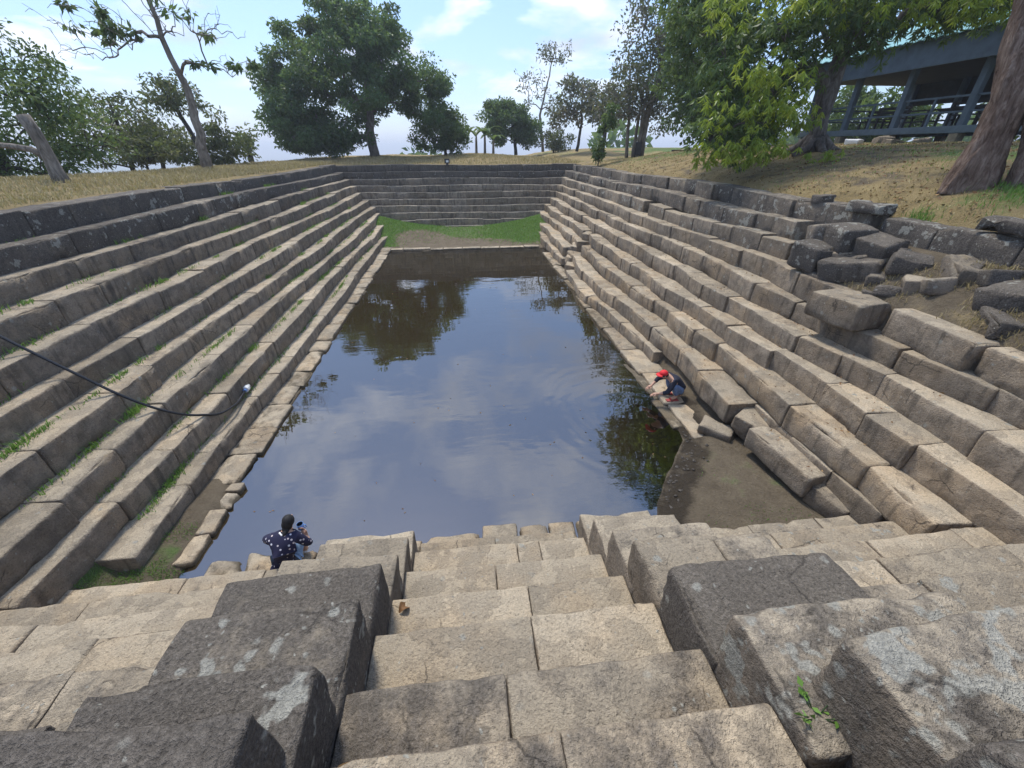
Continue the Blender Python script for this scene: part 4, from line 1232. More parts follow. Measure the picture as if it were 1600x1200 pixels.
# trees behind the pavilion
for i, (x_, y_, h_, lab) in enumerate([(33, 22, 6.5, 'broad tree seen through the pavilion posts'), (31, 33, 6.0, 'rounded tree standing behind the pavilion gable'), (38, 12, 7.0, 'tree behind the pavilion on the leaning trunk side'), (24, 38, 3.2, 'grey-green shrubby tree in the meadow past the pavilion')]):
    b = gz(x_, y_) - 0.1
    make_tree(lab, [(x_, y_, b, 0.25), (x_, y_, b + h_ * 0.6, 0.12)], [((x_, y_, b + h_ * 0.42), (h_ * 0.75, h_ * 0.7, h_ * 0.42), 90)], M_LEAF_MID if i < 3 else M_LEAF_GREY, M_BARK_DARK, 50 + i, n_leaf=70, leaf_len=0.36, leaf_w=0.2, clump_r=0.9)
# woodland on the slopes below the hilltop
rw = np.random.default_rng(31)
WP, WD, WT = [], [], []
for i in range(70):
    a = rw.uniform(-1.35, 1.2); d = rw.uniform(75, 240)
    x_, y_ = math.sin(a) * d, math.cos(a) * d + 10
    z_ = gz(x_, y_); h_ = rw.uniform(5, 10)
    n = 260
    u = rw.normal(size=(n, 3)); u /= np.linalg.norm(u, axis=1, keepdims=True)
    WP.append(np.array([x_, y_, z_ + h_ * 0.5]) + u * np.array([h_ * 0.6, h_ * 0.6, h_ * 0.5]) * rw.random((n, 1)) ** 0.35)
    WD.append(u + rw.normal(size=(n, 3)) * 0.5); WT.append(0.45 + rw.normal(0, 0.15) + rw.normal(0, 0.12, n))
WP = np.concatenate(WP); n = len(WP)
tag(link('woodland', leaf_mesh('woodland', WP, np.concatenate(WD), rw.uniform(0.9, 1.8, n), rw.uniform(0.4, 0.8, n), M_LEAF_MID, rw, np.concatenate(WT))), 'distant woodland on the slopes below the hilltop', 'woodland', kind='stuff')


# ------------------------------------------------------------------ grass, tufts, litter
def blades(name, x, y, z, h, w, lean, mat, rng, label=None, cat=None, parent=None, tint_mu=0.5):
    n = len(x)
    a = rng.random(n) * 2 * PI; la = rng.random(n) * 2 * PI
    wv = np.stack([np.cos(a), np.sin(a), 0 * a], 1) * (w * rng.uniform(0.6, 1.3, n))[:, None] * 0.5
    lv = np.stack([np.cos(la), np.sin(la), 0 * la], 1) * (lean * rng.random(n))[:, None]
    hh = h * rng.uniform(0.45, 1.25, n)
    base = np.stack([x, y, z], 1)
    lvh = lv * hh[:, None]
    mid = base + lvh * 0.35 + np.stack([0 * a, 0 * a, hh * 0.6], 1)
    tip = base + lvh + np.stack([0 * a, 0 * a, hh * np.sqrt(np.maximum(0.06, 1 - (lean * 0.5) ** 2)) * 0.95], 1)
    V = np.stack([base - wv, base + wv, mid + wv * 0.7, mid - wv * 0.7, tip], 1).reshape(-1, 3)
    k = np.arange(n) * 5
    F = np.concatenate([np.stack([k, k + 1, k + 2], 1), np.stack([k, k + 2, k + 3], 1), np.stack([k + 3, k + 2, k + 4], 1)])
    me = mesh_data(name, V, F, mat, smooth=False)
    t = np.clip(tint_mu + rng.normal(0, 0.22, n), 0, 1)
    me.attributes.new('tint', 'FLOAT', 'POINT').data.foreach_set('value', np.repeat(t, 5).astype(np.float32))
    o = link(name, me, parent)
    if label: tag(o, label, cat, kind='stuff')
    return o


rg = np.random.default_rng(8)
n = 46000
x = rg.uniform(-14.2, -8.72, n); y = 3 + 32 * rg.random(n) ** 1.5
dn = fbm(np.stack([x, y, 0 * x], 1) * 0.8, 3, 3)
k = dn + rg.normal(0, 0.12, n) > 0.36; x, y = x[k], y[k]
blades('dry_grass', x, y, ground_z(x, y) - 0.01, 0.11 + 0.006 * np.maximum(0, y - 8), 0.012 + 0.0008 * y, 1.1, M_DRY, rg, 'dry straw-coloured grass on the bank below the bare tree', 'grass')
n = 16000
x = rg.uniform(-13, 9, n); y = rg.uniform(32.3, 44, n)
blades('dry_grass', x, y, ground_z(x, y) - 0.01, 0.18, 0.03, 0.9, M_DRY, rg, 'dry grass along the top of the far bank', 'grass')
n = 34000
x = 8.4 + 10.5 * rg.random(n) ** 1.2; y = 3.5 + 27 * rg.random(n) ** 1.5
dn = fbm(np.stack([x, y, 0 * x], 1) * 0.9, 14, 3)
k = dn + rg.normal(0, 0.10, n) > 0.46; x, y = x[k], y[k]
blades('dry_grass', x, y, ground_z(x, y) - 0.01, 0.07, 0.012 + 0.0006 * y, 1.5, M_DRY, rg, 'short dry turf on the rising bank under the trees', 'grass', tint_mu=0.35)
n = 9000
x = rg.uniform(8.4, 20, n); y = rg.uniform(4, 36, n)
dn = fbm(np.stack([x, y, 0 * x], 1) * 0.45, 24, 3)
k = dn > 0.56; x, y = x[k], y[k]
blades('green_grass', x, y, ground_z(x, y) - 0.01, 0.08, 0.018, 1.1, M_GREEN, rg, 'sparse green grass on the rising bank', 'grass')
n = 2600
x = np.concatenate([rg.normal(9.9, 0.5, n), rg.normal(8.25, 0.12, n // 4)]); y = np.concatenate([rg.normal(6.35, 0.3, n), rg.normal(7.05, 0.15, n // 4)])
blades('green_grass', x, y, ground_z(x, y) - 0.01, 0.13, 0.012, 0.8, M_GREEN, rg, 'green grass round the foot of the leaning reddish trunk', 'grass')
# turf at the far end
n = 30000
x = rg.uniform(-5.6, 5.6, n); y = rg.uniform(24.6, 29.5, n)
kk = smooth01(25.6, 27.3, y + 0.38 * np.abs(x) + 1.6 * (fbm(np.stack([x, y, 0 * x], 1) * 0.9, 21, 3) - 0.5))
kk = kk * (1 - 0.9 * smooth01(1.6, 0.9, np.hypot((x + 2.5) / 1.3, (y - 26.2) / 1.4)))
k = rg.random(n) < kk * (0.35 + 0.65 * smooth01(0.6, 3.0, np.abs(x))); x, y = x[k], y[k]
blades('green_grass', x, y, ground_z(x, y) - 0.01, 0.10, 0.035, 0.9, M_GREEN, rg, 'bright green turf at the far end of the pond', 'grass', tint_mu=0.72)
# near left corner
n = 5200
x = rg.uniform(-5.35, -4.05, n); y = 3.62 + 1.5 * rg.random(n) ** 1.6
dn = fbm(np.stack([x, y, 0 * x], 1) * 2.2, 5, 3); k = (dn > 0.5) & (y < 4.75); x, y = x[k], y[k]
blades('green_grass', x, y, ground_z(x, y) - 0.01, 0.055, 0.008, 0.9, M_GREEN, rg, 'green grass in the corner where the terraces meet the steps', 'grass', tint_mu=0.5)
n = 900
x = rg.uniform(3.4, 5.2, n); y = rg.uniform(3.7, 6.0, n)
dn = fbm(np.stack([x, y, 0 * x], 1) * 1.6, 15, 3); k = (dn > 0.56) & (x > mud_shore(y) + 0.6); x, y = x[k], y[k]
blades('mud_weed', x, y, ground_z(x, y) - 0.003, 0.03, 0.014, 1.2, M_GREEN, rg, 'thin weeds on the drying mud', 'weeds')
# tufts at the back of the left treads
X_, Y_, Z_, HH = [], [], [], []
for i in range(230):
    k_ = int(rg.choice([1, 2, 3, 4, 5, 6, 7, 8, 9], p=[.16, .19, .18, .16, .12, .09, .06, .02, .02]))
    yc = 4.6 + 22 * rg.random() ** 1.3; m = int(rg.integers(14, 60)); sp = rg.uniform(0.05, 0.30)
    yy = yc + rg.normal(0, sp, m); ww = np.array([wave_l(k_)(q)[0] for q in yy]); wz = np.array([wave_l(k_)(q)[1] for q in yy])
    X_.append(XL[k_ + 1] + ww + 0.05 + np.abs(rg.normal(0, 0.05, m))); Y_.append(yy); Z_.append(np.full(m, RISE * k_) + wz - 0.012); HH.append(np.full(m, rg.uniform(0.06, 0.15)))
blades('grass_tufts', np.concatenate(X_), np.concatenate(Y_), np.concatenate(Z_), np.concatenate(HH), 0.015, 1.0, M_GREEN, rg, 'green grass tufts rooted in the joints of the long straight bank', 'grass', tint_mu=0.6)
# rubble grass
n = 5200
x = rg.uniform(7.0, 8.1, n); y = rg.uniform(2.8, 8.4, n); dn = fbm(np.stack([x, y, 0 * x], 1) * 2.0, 33, 3); k = dn > 0.5; x, y = x[k], y[k]
blades('dry_grass', x, y, ground_z(x, y) - 0.01, 0.12, 0.010, 1.3, M_DRY, rg, 'dry weeds among the rubble of the slumping bank', 'grass', tint_mu=0.4)

# ------------------------------------------------------------------ pavilion on the rise
M_PAINT = plain_material('blue_grey_paint', (0.080, 0.112, 0.145), 0.6, 0.22, 3.0)
M_PAINT_D = plain_material('dark_timber', (0.035, 0.032, 0.032), 0.8, 0.3, 3.0)
M_ROOF = plain_material('teal_roof_sheet', (0.22, 0.43, 0.42), 0.45, 0.15, 1.5)
M_DECK = plain_material('weathered_deck', (0.10, 0.085, 0.07), 0.8, 0.3, 5.0)
M_WOOD = plain_material('grey_wood', (0.20, 0.165, 0.12), 0.85, 0.3, 8.0)
pav = thing('open_pavilion', 'open blue-grey timber pavilion with teal sheet roof on the rise', 'pavilion', (19, 18.5, 5.15))
PO = Vector(pav.location)


def pv(name, parts, mat, parent=None, smooth=False):
    v, f = join(parts) if isinstance(parts, list) else parts
    v = np.asarray(v) - np.array(PO)
    return link(name, mesh_data(name, v, f, mat, smooth), parent or pav)


PYS = [10.4, 13.2, 16.05, 18.85, 21.5, 24.0]
for xx in (19.0, 24.6):
    for yy in PYS:
        g = gz(xx, yy)
        p = pv('post', bevel_box(xx - 0.11, xx + 0.11, yy - 0.11, yy + 0.11, g - 0.05, 8.45, 0.02), M_PAINT)
        pv('footing', bevel_box(xx - 0.17, xx + 0.17, yy - 0.17, yy + 0.17, g - 0.12, g + 0.28, 0.03), M_WOOD, p)
for xx in (18.87, 24.74):
    pv('edge_beam', bevel_box(xx - 0.05, xx + 0.05, 10.0, 24.3, 5.50, 5.74, 0.01), M_PAINT)
y_ = 10.2
while y_ < 24.1:
    pv('deck_board', bevel_box(18.93, 24.68, y_, y_ + 0.27, 5.66, 5.72, 0.006), M_DECK)
    y_ += 0.28
for z_, nm in ((6.70, 'top_rail'), (6.20, 'middle_rail')):
    for a, b in zip(PYS[:-1], PYS[1:]):
        pv(nm, bevel_box(18.97, 19.03, a + 0.11, b - 0.11, z_ - 0.035, z_ + 0.035, 0.008), M_PAINT)
        pv(nm, bevel_box(24.57, 24.63, a + 0.11, b - 0.11, z_ - 0.035, z_ + 0.035, 0.008), M_PAINT_D)
    pv(nm, bevel_box(19.11, 24.49, 23.97, 24.03, z_ - 0.035, z_ + 0.035, 0.008), M_PAINT)
for a, b in zip(PYS[:-1], PYS[1:]):
    m_ = (a + b) / 2
    pv('baluster', bevel_box(18.96, 19.04, m_ - 0.04, m_ + 0.04, 5.72, 6.66, 0.008), M_PAINT)
    pv('baluster', bevel_box(24.56, 24.64, m_ - 0.04, m_ + 0.04, 5.72, 6.66, 0.008), M_PAINT_D)
for xx in (19.0, 24.6):
    pv('wall_plate', bevel_box(xx - 0.09, xx + 0.09, 10.0, 24.4, 8.30, 8.52, 0.01), M_PAINT_D)
pv('fascia', bevel_box(18.42, 18.50, 9.6, 24.8, 7.74, 8.60, 0.01), M_PAINT)
pv('back_valance', bevel_box(24.70, 24.78, 9.9, 24.6, 6.95, 8.45, 0.01), M_PAINT_D)
pv('ceiling', [boxvf(18.5, 25.1, 9.7, 24.7, 7.92, 7.97)], M_PAINT_D)
# corrugated roof sheets, two slopes
for sx in (1, -1):
    V, Fq = [], []
    n = 150
    ys = np.linspace(9.3, 25.1, n)
    for i, yy in enumerate(ys):
        dz = 0.025 * math.sin(i * PI / 2)
        x0 = 18.1 if sx > 0 else 25.5
        V += [(x0, yy, 8.62 + dz), (21.8, yy, 10.1 + dz), (x0, yy, 8.59 + dz), (21.8, yy, 10.07 + dz)]
        if i:
            b = (i - 1) * 4
            Fq += [(b, b + 4, b + 5, b + 1), (b + 2, b + 3, b + 7, b + 6), (b, b + 2, b + 6, b + 4)]
    pv('roof_sheet', (V, Fq), M_ROOF)
for yy in (9.9, 24.5):
    V = [(18.5, yy - 0.03, 8.5), (25.1, yy - 0.03, 8.5), (21.8, yy - 0.03, 9.95), (18.5, yy + 0.03, 8.5), (25.1, yy + 0.03, 8.5), (21.8, yy + 0.03, 9.95)]
    pv('gable', (V, [(0, 1, 2), (5, 4, 3), (0, 3, 4, 1), (1, 4, 5, 2), (2, 5, 3, 0)]), M_PAINT)


def bench(x, y, label, rot):
    t = thing('pavilion_bench', label, 'bench', (x, y, 5.72), 'dark benches inside the pavilion', (0, 0, rot))
    for i in range(3):
        link('seat_slat', mesh_data('seat_slat', *bevel_box(-0.75, 0.75, -0.2 + i * 0.14, -0.08 + i * 0.14, 0.42, 0.46, 0.008), M_PAINT_D, False), t)
    for z0 in (0.62, 0.78):
        link('back_slat', mesh_data('back_slat', *bevel_box(-0.75, 0.75, 0.22, 0.26, z0, z0 + 0.11, 0.008), M_PAINT_D, False), t)
    for sx in (-0.65, 0.65):
        for sy, hh in ((-0.16, 0.42), (0.24, 0.9)):
            link('leg', mesh_data('leg', *bevel_box(sx - 0.03, sx + 0.03, sy - 0.03, sy + 0.03, 0, hh, 0.006), M_PAINT_D, False), t)


bench(20.3, 16.9, 'dark bench inside the pavilion between the first two posts', PI / 2)
bench(20.2, 20.1, 'dark bench in the middle bay of the pavilion', PI / 2 + 0.1)
bench(21.6, 22.6, 'dark bench at the gable end of the pavilion', PI)
tb = thing('pavilion_table', 'low dark table inside the pavilion beside the benches', 'table', (21.8, 18.4, 5.72))
link('table_top', mesh_data('table_top', *bevel_box(-0.5, 0.5, -0.9, 0.9, 0.68, 0.74, 0.01), M_PAINT_D, False), tb)
for sx in (-0.42, 0.42):
    for sy in (-0.8, 0.8):
        link('leg', mesh_data('leg', *bevel_box(sx - 0.04, sx + 0.04, sy - 0.04, sy + 0.04, 0, 0.68, 0.008), M_PAINT_D, False), tb)
# rocks and a white sack by the pavilion feet
for i, (x_, y_, s_, lab) in enumerate([(17.6, 17.2, 0.5, 'grey rock lying before the pavilion posts'), (18.2, 18.3, 0.6, 'largest mossy rock at the pavilion edge'), (17.8, 16.2, 0.4, 'small rock nearest the front pavilion post')]):
    loose(x_, y_, gz(x_, y_) + s_ * 0.35, s_ * 1.3, s_, s_ * 0.7, i * 1.1, (0.1, 0.1), lab, 0.4, 0.1, 0.2, rho=0.16, amp=0.05, name='rock')
M_WHITE = plain_material('white_plastic', (0.72, 0.72, 0.70), 0.5, 0.08, 12.0)
v, f = worn_block(0.9, 0.5, 0.22, 0.06, 0.1, 0.05, 3.3, 1.0)
tag(link('sack', mesh_data('sack', v, f, M_WHITE), None, (17.7, 19.2, gz(17.7, 19.2) + 0.08), (0, 0, 0.6)), 'white sack on the ground before the pavilion', 'sack')

# small things among the grey stems
brd = thing('leaning_board', 'dark board leaning between the pale stems', 'board', (12.95, 32.4, gz(12.95, 32.4)), None, (0, 0, 0.3))
link('panel', mesh_data('panel', *bevel_box(-0.28, 0.28, -0.02, 0.02, 0.18, 0.98, 0.008), M_PAINT_D, False), brd)
for sx in (-0.24, 0.24):
    link('leg', mesh_data('leg', *bevel_box(sx - 0.03, sx + 0.03, -0.03, 0.03, -0.05, 0.18, 0.006), M_PAINT_D, False), brd)
st = thing('low_stool', 'low dark stool standing on the grass past the grey stems', 'stool', (16.1, 32.6, gz(16.1, 32.6)))
link('seat', mesh_data('seat', *bevel_box(-0.42, 0.42, -0.22, 0.22, 0.34, 0.44, 0.01), M_PAINT_D, False), st)
for sx in (-0.34, 0.34):
    link('leg', mesh_data('leg', *bevel_box(sx - 0.06, sx + 0.06, -0.18, 0.18, -0.05, 0.34, 0.01), M_WOOD, False), st)
# little lamp box on the far rim
lb = thing('rim_lamp', 'small dark floodlight box sitting on the rim of the far bank', 'lamp', (-0.75, 31.72, 3.995))
link('housing', mesh_data('housing', *bevel_box(-0.17, 0.17, -0.1, 0.1, 0.09, 0.37, 0.015), M_PAINT_D, False), lb)
link('lens', mesh_data('lens', *bevel_box(-0.07, 0.10, -0.112, -0.101, 0.15, 0.28, 0.003), M_WHITE, False), lb)
link('bracket', mesh_data('bracket', *bevel_box(-0.08, 0.08, -0.05, 0.05, -0.03, 0.09, 0.01), M_PAINT_D, False), lb)

# ------------------------------------------------------------------ hose and valve
M_HOSE = plain_material('black_hose', (0.012, 0.012, 0.014), 0.45, 0.2, 20.0)
HP = [(-8.3, 6.5), (-7.06, 6.26), (-6.73, 6.21), (-6.37, 6.21), (-6.0, 6.22), (-5.63, 6.24), (-5.27, 6.34), (-4.98, 6.56), (-4.80, 6.92), (-4.77, 7.4), (-4.84, 7.95), (-4.845, 8.02)]


def lipz(x_):
    return 0.4 + (-x_ - 4.52) / 0.394 * 0.4


hp = []
for i in range(len(HP) - 1):
    for k in range(8):
        t = k / 8
        p0 = HP[max(i - 1, 0)]; p1 = HP[i]; p2 = HP[i + 1]; p3 = HP[min(i + 2, len(HP) - 1)]
        q = [0.5 * (2 * b + (c - a) * t + (2 * a - 5 * b + 4 * c - d) * t * t + (-a + 3 * b - 3 * c + d) * t ** 3) for a, b, c, d in zip(p0, p1, p2, p3)]
        z_ = lipz(q[0]) + 0.035
        if q[1] > 6.7: z_ = z_ * (1 - min(1, (q[1] - 6.7) / 0.9)) + 0.50 * min(1, (q[1] - 6.7) / 0.9)
        hp.append((q[0], q[1], z_))
hp.append((-4.845, 8.04, 0.505))
v, f = tube(hp, 0.022, 8)
tag(link('hose', mesh_data('hose', v, f, M_HOSE)), 'black rubber hose slung down over the steps to the water edge', 'hose')
vl = thing('foot_valve', 'white and yellow foot valve at the end of the black hose', 'hose valve', (-4.855, 8.12, 0.435), None, (0, 0, 0.1))
vl.scale = (0.72, 0.72, 0.72)
M_YEL = plain_material('yellow_plastic', (0.62, 0.47, 0.06), 0.45, 0.1, 15.0)
M_BLUE = plain_material('blue_plastic', (0.16, 0.30, 0.62), 0.4, 0.12, 15.0)


def ring(name, y0, y1, r, mat, sides=12):
    v, f = tube([(0, y0, 0.1), (0, y1, 0.1)], r, sides)
    link(name, mesh_data(name, v, f, mat, False), vl)


ring('collar', -0.13, -0.06, 0.05, M_BLUE); ring('body', -0.06, 0.09, 0.092, M_WHITE); ring('band', 0.09, 0.125, 0.075, M_YEL); ring('strainer', 0.125, 0.19, 0.06, M_WHITE)

# ------------------------------------------------------------------ people
M_SKIN = plain_material('skin', (0.48, 0.28, 0.19), 0.55, 0.1, 14.0)
M_HAIR = plain_material('black_hair', (0.009, 0.008, 0.008), 0.75, 0.3, 40.0)
M_JEAN = plain_material('blue_denim', (0.115, 0.165, 0.27), 0.85, 0.35, 16.0)
M_JEAN_L = plain_material('light_denim', (0.20, 0.32, 0.52), 0.85, 0.25, 16.0)
M_NAVY = plain_material('dark_navy_cloth', (0.012, 0.014, 0.028), 0.85, 0.3, 18.0)
M_RED = plain_material('red_cloth', (0.62, 0.012, 0.018), 0.7, 0.15, 18.0)
M_SANDAL = plain_material('red_rubber', (0.33, 0.05, 0.045), 0.6, 0.2, 18.0)
M_DARK = plain_material('dark_eye', (0.01, 0.008, 0.007), 0.2, 0.1, 18.0)


def floral_material():
    m, N, L, out = new_mat('speckled_navy_cloth')
    bs = N('ShaderNodeBsdfPrincipled'); bs.inputs['Roughness'].default_value = 0.85
    tc = N('ShaderNodeTexCoord')
    vo = N('ShaderNodeTexVoronoi', i_Scale=17.0); L(tc.outputs['Object'], vo.inputs['Vector'])
    fl = maprange(N, L, vo.outputs['Distance'], 0.20, 0.30, 1.0, 0.0)
    sp = N('ShaderNodeSeparateColor'); L(vo.outputs['Color'], sp.inputs[0])
    fl = mth(N, L, 'MULTIPLY', fl, mth(N, L, 'GREATER_THAN', sp.outputs[1], 0.28))
    fc = mixc(N, L, sp.outputs[0], (0.62, 0.62, 0.68), (0.55, 0.45, 0.42))
    c = mixc(N, L, fl, (0.010, 0.010, 0.040), fc)
    L(c, bs.inputs['Base Color']); L(bs.outputs[0], out.inputs[0])
    return m


M_FLORAL = floral_material()


def skin_mesh(name, joints, bones, mat, parent, origin, root=0, sub=2):
    """joints: list of (x, y, z, r[, r2]); bones: index pairs -> one smooth continuous mesh"""
    me = bpy.data.meshes.new(name + '_skel')
    o = np.array(origin)
    me.from_pydata([tuple(np.array(j[:3]) - o) for j in joints], bones, [])
    ob = bpy.data.objects.new(name + '_skel', me); COL.objects.link(ob)
    ob.modifiers.new('skin', 'SKIN').use_smooth_shade = True
    sk = me.skin_vertices[0].data
    for i, j in enumerate(joints):
        sk[i].radius = (j[3], j[4] if len(j) > 4 else j[3]); sk[i].use_root = (i == root)
    sm = ob.modifiers.new('sub', 'SUBSURF'); sm.levels = sub; sm.render_levels = sub
    dg = bpy.context.evaluated_depsgraph_get()
    m2 = bpy.data.meshes.new_from_object(ob.evaluated_get(dg))
    m2.name = name
    bpy.data.objects.remove(ob); bpy.data.meshes.remove(me)
    m2.materials.clear(); m2.materials.append(mat)
    m2.polygons.foreach_set("use_smooth", np.ones(len(m2.polygons), bool))
    return link(name, m2, parent)


def hand_parts(w, d, up):
    """palm and five curled fingers growing from the wrist w along d"""
    w = Vector(w); d = Vector(d).normalized(); up = Vector(up).normalized(); sd_ = d.cross(up).normalized(); up = sd_.cross(d)
    parts = [tube([w - d * 0.02, w + d * 0.03, w + d * 0.085], [0.026, 0.038, 0.036], 8)]
    for i, (o, ln) in enumerate([(-0.030, 0.060), (-0.010, 0.072), (0.010, 0.068), (0.029, 0.052)]):
        b = w + d * 0.082 + sd_ * o
        parts.append(tube([b, b + d * ln * 0.5, b + d * ln * 0.85 - up * 0.018, b + d * ln * 0.95 - up * 0.04], [0.010, 0.0095, 0.009, 0.007], 6))
    b = w + d * 0.03 - sd_ * 0.032
    parts.append(tube([b, b + d * 0.025 - sd_ * 0.025, b + d * 0.055 - sd_ * 0.03 - up * 0.01], [0.013, 0.011, 0.008], 6))
    return parts


def add_geo(ob, parts):
    """merge extra pieces into a body mesh"""
    v, f = join(parts)
    me = ob.data
    v0 = [tuple(x.co) for x in me.vertices]; f0 = [tuple(p.vertices) for p in me.polygons]
    o = np.array(ob.parent.location)
    vv, ff = join([(v0, f0), ((np.asarray(v) - o), f)])
    m2 = mesh_data('body', vv, ff, me.materials[0]); ob.data = m2


def pmesh(name, parts, mat, parent, smooth=True):
    v, f = join(parts) if isinstance(parts, list) else parts
    return link(name, mesh_data(name, np.asarray(v) - np.array(parent.location), f, mat, smooth), parent)


# woman sitting at the stair foot, seen from behind
wo = (-2.6, 3.85, 0.12)
W = thing('person', 'person in a white-speckled navy jacket, dark hair tied back, squatting at the stair foot', 'person', wo)
wj = [(-2.60, 3.80, 0.33, 0.13, 0.12), (-2.58, 3.80, 0.50, 0.12, 0.10), (-2.54, 3.85, 0.68, 0.13, 0.09), (-2.49, 3.92, 0.79, 0.05), (-2.46, 3.97, 0.86, 0.07), (-2.45, 3.985, 0.94, 0.065),
      (-2.69, 3.84, 0.69, 0.06), (-2.86, 3.95, 0.58, 0.045), (-2.70, 4.13, 0.52, 0.032),
      (-2.38, 3.88, 0.70, 0.06), (-2.25, 3.90, 0.47, 0.045), (-2.32, 4.02, 0.53, 0.032),
      (-2.70, 3.84, 0.30, 0.09), (-2.70, 4.12, 0.47, 0.07), (-2.66, 4.05, 0.16, 0.05), (-2.66, 4.16, 0.13, 0.035),
      (-2.48, 3.84, 0.30, 0.09), (-2.44, 4.12, 0.45, 0.07), (-2.44, 4.05, 0.16, 0.05), (-2.44, 4.16, 0.13, 0.035)]
wb = [(0, 1), (1, 2), (2, 3), (3, 4), (4, 5), (2, 6), (6, 7), (7, 8), (2, 9), (9, 10), (10, 11), (0, 12), (12, 13), (13, 14), (14, 15), (0, 16), (16, 17), (17, 18), (18, 19)]
body = skin_mesh('body', wj, wb, M_SKIN, W, wo)
add_geo(body, hand_parts((-2.70, 4.13, 0.52), (0.5, 0.5, -0.1), (0, 0, 1)) + hand_parts((-2.32, 4.02, 0.53), (-0.35, 0.3, 0.8), (0.4, 1, 0)) + [ball((-2.45, 4.075, 0.90), (0.015, 0.022, 0.018), 6, 8)])
skin_mesh('jacket', [(-2.60, 3.79, 0.27, 0.20, 0.17), (-2.58, 3.79, 0.42, 0.185, 0.155), (-2.56, 3.80, 0.56, 0.175, 0.14), (-2.53, 3.85, 0.70, 0.155, 0.115), (-2.50, 3.90, 0.77, 0.085, 0.075),
                     (-2.70, 3.84, 0.69, 0.085), (-2.80, 3.90, 0.63, 0.07), (-2.87, 3.96, 0.58, 0.062), (-2.76, 4.07, 0.54, 0.052), (-2.37, 3.87, 0.69, 0.085), (-2.29, 3.88, 0.56, 0.07), (-2.24, 3.90, 0.46, 0.066), (-2.28, 3.97, 0.50, 0.056)],
          [(0, 1), (1, 2), (2, 3), (3, 4), (3, 5), (5, 6), (6, 7), (7, 8), (3, 9), (9, 10), (10, 11), (11, 12)], M_FLORAL, W, wo, root=1)
skin_mesh('jeans', [(-2.59, 3.80, 0.28, 0.15, 0.14), (-2.70, 3.88, 0.32, 0.10), (-2.70, 4.10, 0.46, 0.083), (-2.67, 4.05, 0.24, 0.065), (-2.48, 3.88, 0.32, 0.10), (-2.43, 4.11, 0.45, 0.083), (-2.44, 4.05, 0.24, 0.065)],
          [(0, 1), (1, 2), (2, 3), (0, 4), (4, 5), (5, 6)], M_JEAN_L, W, wo)
pmesh('hair', [ball((-2.452, 3.96, 0.925), (0.083, 0.09, 0.092), 12, 16), ball((-2.468, 3.915, 0.88), (0.074, 0.06, 0.09), 10, 12), ball((-2.485, 3.88, 0.83), (0.05, 0.045, 0.06), 10, 12), tube([(-2.475, 3.88, 0.84), (-2.50, 3.83, 0.77), (-2.51, 3.80, 0.69), (-2.51, 3.79, 0.62)], [0.045, 0.04, 0.03, 0.012], 8)], M_HAIR, W)
pmesh('collar', tube([(-2.57, 3.86, 0.80), (-2.53, 3.82, 0.785), (-2.47, 3.84, 0.79)], [0.018, 0.022, 0.016], 8), M_WHITE, W)
for sx in (-2.66, -2.44):
    pmesh('shoe', [ball((sx, 4.12, 0.135), (0.045, 0.12, 0.045), 8, 12)], M_WHITE, W)
W.scale = (0.89, 0.89, 0.89)
cup = thing('cup', 'light blue cup held up in the hand of the person in the speckled jacket', 'cup', (-2.415, 4.065, 0.532))
v, f = tube([(0, 0, 0), (0, 0, 0.01), (0, 0, 0.10), (0, 0, 0.10), (0, 0, 0.02)], [0.034, 0.037, 0.045, 0.040, 0.034], 16)
link('bowl', mesh_data('bowl', v, f, M_BLUE), cup)
v, f = tube([(0.043, 0, 0.085), (0.07, 0, 0.075), (0.07, 0, 0.035), (0.04, 0, 0.025)], 0.007, 6)
link('handle', mesh_data('handle', v, f, M_BLUE), cup)

# man crouching on the ledge, reaching for the water
mo = (4.50, 7.32, 0.105)
Mn = thing('person', 'person in a red cap, dark top and jeans crouching on the ledge', 'person', mo)
mj = [(4.66, 7.34, 0.30, 0.12), (4.58, 7.34, 0.46, 0.11, 0.10), (4.43, 7.34, 0.60, 0.12, 0.09), (4.33, 7.34, 0.66, 0.05), (4.25, 7.335, 0.68, 0.068), (4.20, 7.33, 0.72, 0.066),
      (4.42, 7.20, 0.60, 0.055), (4.28, 7.14, 0.36, 0.042), (4.08, 7.20, 0.30, 0.030),
      (4.42, 7.48, 0.60, 0.055), (4.25, 7.60, 0.46, 0.042), (4.08, 7.52, 0.32, 0.030),
      (4.64, 7.24, 0.26, 0.09), (4.43, 7.18, 0.50, 0.068), (4.55, 7.20, 0.19, 0.045), (4.42, 7.19, 0.145, 0.035),
      (4.64, 7.44, 0.26, 0.09), (4.43, 7.48, 0.50, 0.068), (4.55, 7.47, 0.19, 0.045), (4.42, 7.47, 0.145, 0.035)]
mbody = skin_mesh('body', mj, wb, M_SKIN, Mn, mo)
add_geo(mbody, hand_parts((4.08, 7.20, 0.30), (-0.9, 0.25, -0.25), (0, 0, 1)) + hand_parts((4.08, 7.52, 0.32), (-0.9, -0.25, -0.3), (0, 0, 1)) +
        [ball((4.135, 7.33, 0.675), (0.02, 0.014, 0.018), 6, 8), ball((4.225, 7.258, 0.69), (0.018, 0.01, 0.026), 6, 8), ball((4.225, 7.402, 0.69), (0.018, 0.01, 0.026), 6, 8)])
for yy in (7.305, 7.357):
    pmesh('eye', ball((4.143, yy, 0.702), 0.008, 6, 8), M_DARK, Mn)
